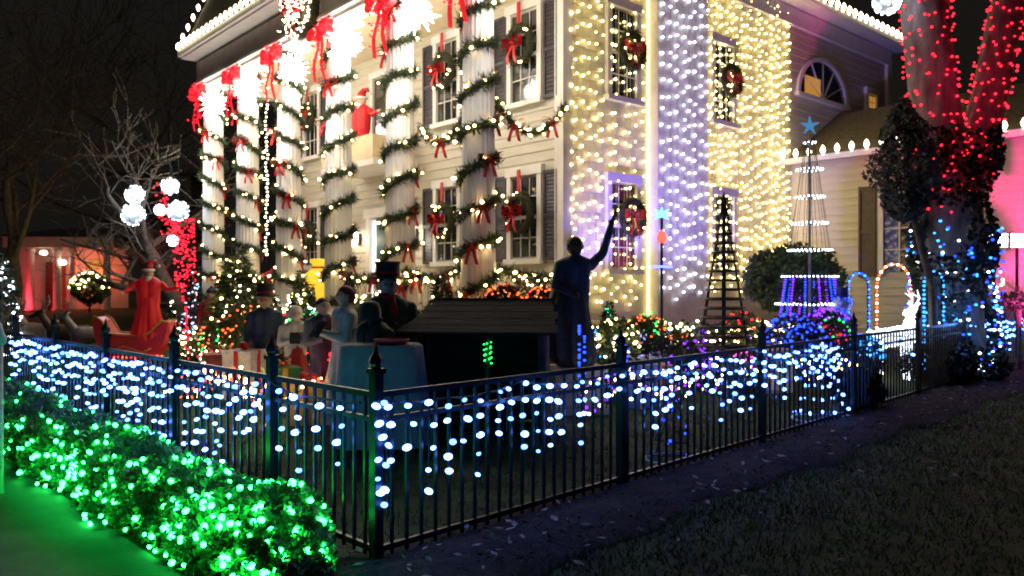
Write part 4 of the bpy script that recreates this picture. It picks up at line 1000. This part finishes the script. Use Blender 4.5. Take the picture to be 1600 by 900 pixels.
# light arches
def arch(px, Y, wd, h, label, m1, m2=None, tube_m=BLACKM):
    e = empty('light_arch', at(px, Y), .35, label, 'light arch', 'light arches on the right lawn')
    hs = h - wd / 2; path = [(-wd / 2, 0, 0), (-wd / 2, 0, hs)] + [(-wd / 2 * math.cos(math.pi * k / 16), 0, hs + wd / 2 * math.sin(math.pi * k / 16)) for k in range(1, 16)] + [(wd / 2, 0, hs), (wd / 2, 0, 0)]
    MB().tube(path, .018, 6).build('hoop', tube_m, e)
    pp = poly(path, .075)
    bulbs([tuple(p + Vector((0, -.03, 0))) for p in pp[::2]], .026, m1, e); bulbs([tuple(p + Vector((0, -.03, 0))) for p in pp[1::2]], .026, m2 or m1, e)
arch(1395, 14.6, .82, 2.0, 'red and white light arch behind the white deer', ORANGEB, C9, C_('red_hoop', (.4, .05, .04)))
arch(1457, 13.6, .45, 1.9, 'blue light arch right of the white deer', CYANB, None)
arch(1340, 15, .5, 1.8, 'pale blue light arch left of the white deer', CYANB, BLUEB)
sb = empty('lit_snowman', at(1316, 13.5), 0, 'blue-lit snowman of lights between arches and ring tree', 'snowman')
for z, r in ((.45, .3), (.92, .22), (1.28, .15)):
    MB().ball((0, 0, z), r, 14, 10).build('snow_ball', mat('frost', (.4, .45, .6), .5, .1, 8), sb, smooth=True)
    bulbs((rnd_dirs(40) * r * 1.03 + np.array((0, 0, z))).tolist(), .02, WHITEB if z < .5 else BLUEB, sb)
MB().lathe([(.16, 0), (.16, .02), (.1, .025), (.1, .16)], 14, (0, 0, 1.4)).build('hat', C_('felt_blue', (.03, .05, .25)), sb)
# glowing white deer
dw = mat('white_mesh_lit', (.8, .8, .8), .6, .05, 20, emit=(.9, .95, 1), strength=1.1)
e = empty('lit_deer', at(1398, 13.4), 0, 'brilliant white lit deer standing under the red arch', 'light deer')
c = []; fur = dw
c += [((-.28, 0, .72), .16, (.2, 0, .78), .17, fur), ((.24, 0, .86), .11, (.3, 0, 1.16), .075, fur), ((.3, 0, 1.2), .085, (.14, -.1, 1.16), .05, fur)]
for s in (-1, 1): c += [((-.3, s * .08, .68), .09, (-.3, s * .09, .36), .045, fur), ((-.3, s * .09, .36), .042, (-.28, s * .09, .04), .032, fur), ((.2, s * .08, .68), .07, (.21, s * .09, .36), .042, fur), ((.21, s * .09, .36), .04, (.2, s * .09, .04), .03, fur), ((.32, s * .07, 1.26), .03, (.34, s * .14, 1.33), .014, fur)]
c += [((-.42, 0, .84), .05, (-.47, 0, .78), .03, fur)]
o = blend('body', c, e, .025)
A = np.array([v.co for v in o.data.vertices]); idx = RNG.choice(len(A), 230, False); bulbs(A[idx].tolist(), .02, WHITEB, e)
for s in (-1, 1): MB().tube([(.31, s * .04, 1.26), (.36, s * .12, 1.42), (.3, s * .16, 1.56)], [.018, .014, .006], 6).tube([(.36, s * .12, 1.42), (.24, s * .13, 1.5)], [.012, .005], 6).build('antler', dw, e)
# blue light stake
e = empty('light_stake', at(909, 9.0), 0, 'blue light stake at the foot of the robed statue', 'light stake', 'light stakes in the yard')
MB().tube([(0, 0, 0), (0, 0, 1.15)], .015, 6).build('stake', WIRE, e)
bulbs([(random.choice((-.03, .03)), -.02, .55 + .03 * i) for i in range(20)], .018, BLUEB, e)

# ------------------------------------------------------------------ porch things
e = empty('gift_sack', hw(-1.5, 6.9, 1.04), 0, 'glowing yellow gift sack on the porch', 'sack')
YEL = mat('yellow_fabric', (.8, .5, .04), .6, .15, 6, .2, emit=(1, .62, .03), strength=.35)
MB().lathe([(.1, 0), (.42, .08), (.5, .35), (.46, .7), (.3, .95), (.14, 1.05), (.24, 1.22), (.2, 1.26)], 20, flute=.06, nf=9).build('sack_body', YEL, e, smooth=True)
MB().tube([(.16 * math.cos(a), .16 * math.sin(a), 1.05) for a in [2 * math.pi * k / 16 for k in range(17)]], .03, 6, cap=False).build('tie', REDC, e)
def porch_santa(s, t, z, h, label, name='porch_figure'):
    p = hw(s, t, z); e2 = figure(800, 10, h, label, C_('red_suit_glow', (.5, .02, .02)), C_('red_suit_glow', (.5, .02, .02)), C_('fleece', (.8, .78, .74), .9), -.5, 'santa', name=name, arms='wide', stout=1.2, skirt=False)
    e2.location = p; return e2
porch_santa(-1.9, 8.15, 1.035, 1.35, 'small red suited bearded figure on the porch behind the yellow sack')
porch_santa(-.75, 6.2, 4.575, 1.7, 'red and white bearded figure standing on the porch balcony')
e = empty('hanging_strand', H, HA, 'white bulb strand hanging between the second and third farthest columns', 'light string')
MB().tube([(-2.6, 7.45, 7.2), (-2.6, 7.45, 2.2)], .006, 4).build('cable', WIRE, e)
bulbs([(-2.6 + random.uniform(-.03, .03), 7.45 + random.uniform(-.04, .04), 7.0 - .1 * i) for i in range(47)], .03, C9, e)

# ------------------------------------------------------------------ trees
def limb_tree(name, base, label, trunks, depth, spread, m, seed, twig_r=.008):
    rnd = random.Random(seed); e = empty(name, base, 0, label, 'tree'); segs = []
    def grow(p, d, L, r, lv):
        pts = [p]; rs = [r]; q = p.copy(); dd = d.copy()
        for i in range(5):
            dd = (dd + Vector((rnd.gauss(0, .14), rnd.gauss(0, .14), rnd.gauss(.03, .1)))).normalized(); q = q + dd * L / 5; pts.append(q.copy()); rs.append(max(r * (1 - .5 * (i + 1) / 5), twig_r))
        segs.append((pts, rs, lv))
        if lv < depth:
            for k in range(rnd.choice((3, 3, 4)) if lv else 4):
                j = rnd.choice((2, 3, 4, 5)); a = Vector((rnd.gauss(0, 1), rnd.gauss(0, 1), rnd.gauss(.25, .5))).normalized()
                grow(pts[j], (dd * (1 - spread) + a * spread).normalized(), L * rnd.uniform(.6, .82), rs[j] * .62, lv + 1)
    for (d, L, r) in trunks: grow(Vector((0, 0, 0)), Vector(d).normalized(), L, r, 0)
    bt = MB(); bb = MB()
    for pts, rs, lv in segs: (bt if lv == 0 else bb).tube(pts, rs, 8 if lv < 2 else 4, cap=False)
    bt.build('trunk', m, e, smooth=True); bb.build('branches', m, e, smooth=True)['kind'] = 'stuff'
    return e, segs
# red-wrapped bare tree behind the sleigh with light balls
bl = at(292, 22.5)
lt, segs = limb_tree('bare_tree', bl, 'bare tree with red-lit trunk and white light balls, left of the columns', [((-.03, 0, 1), 3.2, .26), ((-.25, .1, 1), 3.0, .16)], 4, .62, BARKD, 5)
bp = []
for i in range(330):
    z = 1.2 * 0 + 3.2 * random.random(); a = random.random() * 6.283; bp.append((-.03 * z + .27 * math.cos(a), .27 * math.sin(a), z))
for i in range(120): z = random.uniform(2.2, 4.2); bp.append((-.1 - .28 * (z - 2) + random.gauss(0, .16), random.gauss(0, .12) - .1, z))
bulbs(bp, .03, REDB, lt)
for i, (px, py, rp, lb) in enumerate(((211, 304, 14, 'upper left one'), (208, 335, 17, 'lower left, largest one'), (266, 291, 13, 'top one by the trunk'), (278, 329, 16, 'bright one on the trunk'), (250, 328, 8, 'small one beside the trunk'), (270, 376, 8, 'lowest small one'))):
    Y = 20.3 + .3 * i; p = P(px, py, Y); r = rp * Y / F_PX
    e = empty('light_ball', p, 0, f'white light ball hung from the bare tree, {lb}', 'light ball', 'white light balls in the bare tree')
    MB().ball((0, 0, 0), r * .93, 20, 12).build('globe', mat('ball_mesh', (.6, .65, .75), .5, .1, 30, emit=(.5, .75, 1), strength=.12), e, smooth=True)
    bulbs((rnd_dirs(70) * r).tolist(), .022, WHITEB, e); MB().tube([(0, 0, r), (.02, 0, r + 1.4)], .006, 4).build('cord', WIRE, e)
    point('ball_light', (0, -.5, 0), (.75, .85, 1), 4, .2, e)
# far dim trees at the left
for i, (px, Y, hh) in enumerate(((18, 34, 6), (190, 48, 8), (-60, 28, 5.5), (232, 44, 7.5))):
    limb_tree('bare_tree', at(px, Y), ['tall bare tree dim against the night at far left', 'bare tree dim behind the red-lit house', 'bare tree whose branches reach in from the left edge', 'tall bare tree behind the light balls'][i], [((random.gauss(0, .06), 0, 1), hh, .3)], 5 if i in (0, 2, 3) else 4, .55, mat('pale_bark', (.22, .19, .15), .9, .3, 6, .4), 20 + i, .016)
# forked tree at the right with red lights and ivy
tb_ = at(1487, 14.0)
ft = empty('forked_tree', tb_, 0, 'large forked tree with red lights wound up both trunks', 'tree')
def trunk_path(pxs): return [P(px, py, 14.0 + dy) - tb_ for px, py, dy in pxs]
main = trunk_path([(1488, 585, 0), (1488, 500, 0), (1490, 400, 0), (1492, 300, 0), (1494, 235, 0)])
tl = trunk_path([(1490, 310, 0), (1471, 230, -.05), (1456, 140, -.1), (1448, 40, -.1), (1441, -60, -.1), (1425, -260, -.1)])
tr2 = trunk_path([(1498, 310, 0), (1526, 225, .1), (1549, 135, .15), (1569, 40, .15), (1592, -60, .2), (1626, -240, .2)])
def ridged(path, rr, name):
    pp = poly(path, .12); L = len(pp); rs = [rr[min(int(i / L * (len(rr) - 1)), len(rr) - 2)] * (1 - (i / L * (len(rr) - 1)) % 1) + rr[min(int(i / L * (len(rr) - 1)) + 1, len(rr) - 1)] * ((i / L * (len(rr) - 1)) % 1) for i in range(L)]
    b = MB(); n_ = 40; b.tube(pp, rs, n_)
    for i in range(L):
        for k in range(n_):
            q = Vector(b.v[i * n_ + k]); d_ = (q - pp[i]); f_ = 1 + .07 * abs(math.sin(k * math.pi / n_ * 9 + 1.3 * math.sin(i * .21))) + random.uniform(-.02, .02) + .04 * math.sin(i * .3 + k * .5)
            b.v[i * n_ + k] = tuple(pp[i] + d_ * f_)
    return b.build(name, BARK, ft, smooth=True)
ridged(main, [.6, .47, .42, .43, .42], 'trunk')
for pth, rr in ((tl, [.4, .37, .36, .36, .35, .32]), (tr2, [.36, .29, .27, .27, .26, .24])):
    lm = ridged(pth, rr, 'limb')
    bp = []; pp = poly(pth, .02); L = len(pp)
    for i in range(0, L - 1):
        if random.random() < .8:
            k = i / L * (len(rr) - 1); r = rr[int(k)] * 1.1 + .03; a = i * .5 + random.gauss(0, .06)
            # short dashes along a wound string
            bp.append((pp[i].x + r * math.cos(a), pp[i].y + r * math.sin(a), pp[i].z + random.uniform(-.02, .02)))
    for i in range(0, L - 1, 2):
        k = i / L * (len(rr) - 1); r = rr[int(k)] * 1.1 + .03; a = -i * .37 + random.gauss(0, .05); bp.append((pp[i].x + r * math.cos(a), pp[i].y + r * math.sin(a), pp[i].z))
    bulbs(bp, .024, REDB, lm)
bp = []
for i in range(420): z = random.uniform(.2, 4.6) if i % 3 == 0 else random.uniform(.2, 2.7); a = random.random() * 6.283; r = .56 + .05 * random.random(); bp.append((.1 * z * .2 + r * math.cos(a), r * math.sin(a), z))
bulbs([p for p in bp if p[2] > 2.9], .026, REDB, ft); low = [(p[0] * 1.25, p[1] * 1.25, p[2]) for p in bp if p[2] <= 2.9]
bulbs(low[::3], .024, WHITEB, ft); bulbs(low[1::3], .026, CYANB, ft); bulbs(low[2::3], .026, BLUEB, ft)
point('blue_string_light', (-.3, -1.0, 1.2), (.1, .3, 1), 14, .3, ft)
n = 9000; a = RNG.random(n) * 2 * np.pi; z = 4.4 * RNG.random(n) ** .8; lump = .62 + .22 * np.sin(a * 2 + z * 1.8) * np.sin(z * 2.3 + 1) + .12 * RNG.random(n)
k = (np.sin(a * 3 + z * 2.1) + np.sin(z * 3.3 - a) > -.75); pts = np.column_stack([(lump * np.cos(a))[k], (lump * np.sin(a))[k], z[k]])
soup('ivy', leaf_verts(pts, .075, .5, .7), 4, LEAFD, ft)
point('red_string_light', trunk_path([(1466, 120, -1.1)])[0], (1, .04, .12), 5, .3, ft)
point('red_string_light', trunk_path([(1548, 120, -.9)])[0], (1, .04, .12), 4, .3, ft)
p = P(1386, 2, 13.6); e = empty('light_ball', p, 0, 'white light ball hanging at the top beside the forked tree', 'light ball', 'white light balls in the bare tree')
MB().ball((0, 0, 0), .2, 20, 12).build('globe', _M['ball_mesh'], e, smooth=True); bulbs((rnd_dirs(110) * .215).tolist(), .026, WHITEB, e)
MB().tube([(0, 0, .2), (.3, 0, 1.6)], .006, 4).build('cord', WIRE, e)
# arborvitae left of the forked tree
e = empty('evergreen_tree', at(1462, 13.2), 0, 'dark grey-green evergreen just left of the forked tree', 'tree')
MB().tube([(0, 0, 0), (-.05, 0, 1.6), (-.42, 0, 3.0), (-.53, 0, 4.4)], [.09, .07, .05, .02], 8).build('trunk', BARKD, e)
n = 7000; z = RNG.random(n); rr = (.46 * np.sin(np.pi * np.clip(z, 0, 1) ** .8) + .05) * (.5 + .55 * RNG.random(n)); a = RNG.random(n) * 2 * np.pi
rr *= 1 + .25 * np.sin(a * 3 + z * 14)
pts = np.column_stack([rr * np.cos(a) - .53, rr * np.sin(a), 2.75 + z * 2.05]); soup('crown', leaf_verts(pts, .07, .5, .35), 4, mat('grey_green_leaf', (.07, .085, .08), .6, .5, 4), e)  # leaf tone varies at random around a dark grey-green

# ------------------------------------------------------------------ background buildings
rh = empty('red_lit_house', at(105, 38), R(8), 'small far house with columned porch bathed in red light', 'house')
rh.location.z = .4
RW = mat('pale_siding', (.55, .5, .47), .7, .1, 2)
MB().box((0, 2.6, 1.6), (5.2, 4.0, 3.2)).build('wall', RW, rh)
MB().box((0, -.1, 3.25), (4.9, 1.7, .5)).build('entablature', RW, rh)
b = MB(); b.add([(-2.9, -1.1, 3.505), (2.9, -1.1, 3.505), (2.9, 5, 3.505), (-2.9, 5, 3.505), (-1.2, 2, 4.1), (1.2, 2, 4.1)], [(0, 1, 5, 4), (1, 2, 5), (2, 3, 4, 5), (3, 0, 4)]); b.build('roof', mat('grey_roof', (.16, .15, .15), .8, .2, 4), rh)
cm = MB().lathe([(.24, 0), (.24, .1), (.19, .14), (.17, 2.75), (.22, 2.82), (.24, 2.98)], 16).mesh('column', RW, True)
for x in (-2.1, -1.4, -.2, .5, 2.0): link('column', cm, rh, (x, -.6, 0))
MB().box((-.75, .56, 1.2), (.9, .08, 2.3)).build('door', C_('red_door', (.25, .05, .04)), rh)
MB().box((1.2, .56, 1.7), (1.0, .08, 1.5)).build('window', GLASSA, rh)
for x, z in ((-.75, 2.75), (.1, 2.3)):
    MB().ball((x, -.75, z), (.18, .1, .12), 10, 6).build('porch_lamp', glow('porch_lamp', (1, .85, .6), 6), rh)
point('red_porch_light', (-1.6, -1.4, .5), (1, .04, .08), 70, .3, rh); point('red_porch_light', (1.2, -.3, 1.9), (1, .16, .08), 40, .3, rh)
shrub(140, 33, .75, 'bush with yellow lights before the red-lit house', LEAF, CURT, 90, 2500, .9, .35, lsz=.1, br=.045)
gbld = empty('grey_building', at(236, 46), R(10), 'plain grey building dim behind the light balls', 'building'); gbld.location.z = 0
MB().box((0, 3, 4), (4.4, 6, 8)).build('wall', mat('grey_render', (.3, .3, .31), .8, .1, 2), gbld)
MB().box((0, 3, 8.1), (4.8, 6.4, .2)).build('roof', ROOFM, gbld)
MB().box((-.9, -.02, 5), (.9, .06, 1.4)).build('window', GLASS, gbld); MB().box((.9, -.02, 5), (.9, .06, 1.4)).build('window', GLASS, gbld)
for i, (px, nm) in enumerate(((1556, 'left'), (1592, 'right'))):
    p = P(px, 376, 15.3); e = empty('floodlight', (p.x, p.y, .25), 0, f'blinding white floodlight on a pole before the pink-lit wall, {nm} one', 'floodlight', 'floodlights before the pink-lit wall')
    MB().tube([(0, .06, 0), (0, .06, p.z - .25)], .03, 8).build('pole', BLACKM, e); MB().box((0, 0, p.z - .25), (.42, .1, .3)).build('housing', BLACKM, e)
    MB().box((0, -.056, p.z - .25), (.38, .01, .26)).build('lens', glow('flood_white', (1, .95, .98), 8), e)
flood(1650, 13.6, .5, (1, .05, .36), 1500, hw(8.4, -5.6, 4.0), 'pink floodlight on the ground washing the end of the low wing', 75, 2)
e = empty('green_lamp', at(1541, 17.5), 0, 'green glowing drum lamp on the lawn behind the arched gate', 'lamp')
MB().lathe([(.12, 0), (.12, .4), (.05, .45), (.05, .6)], 12).build('stand', BLACKM, e)
MB().lathe([(.02, .6), (.3, .64), (.34, .8), (.25, .98), (.05, 1.02)], 16).build('shade', glow('drum_green', (.05, 1, .4), 1.2), e, smooth=True)
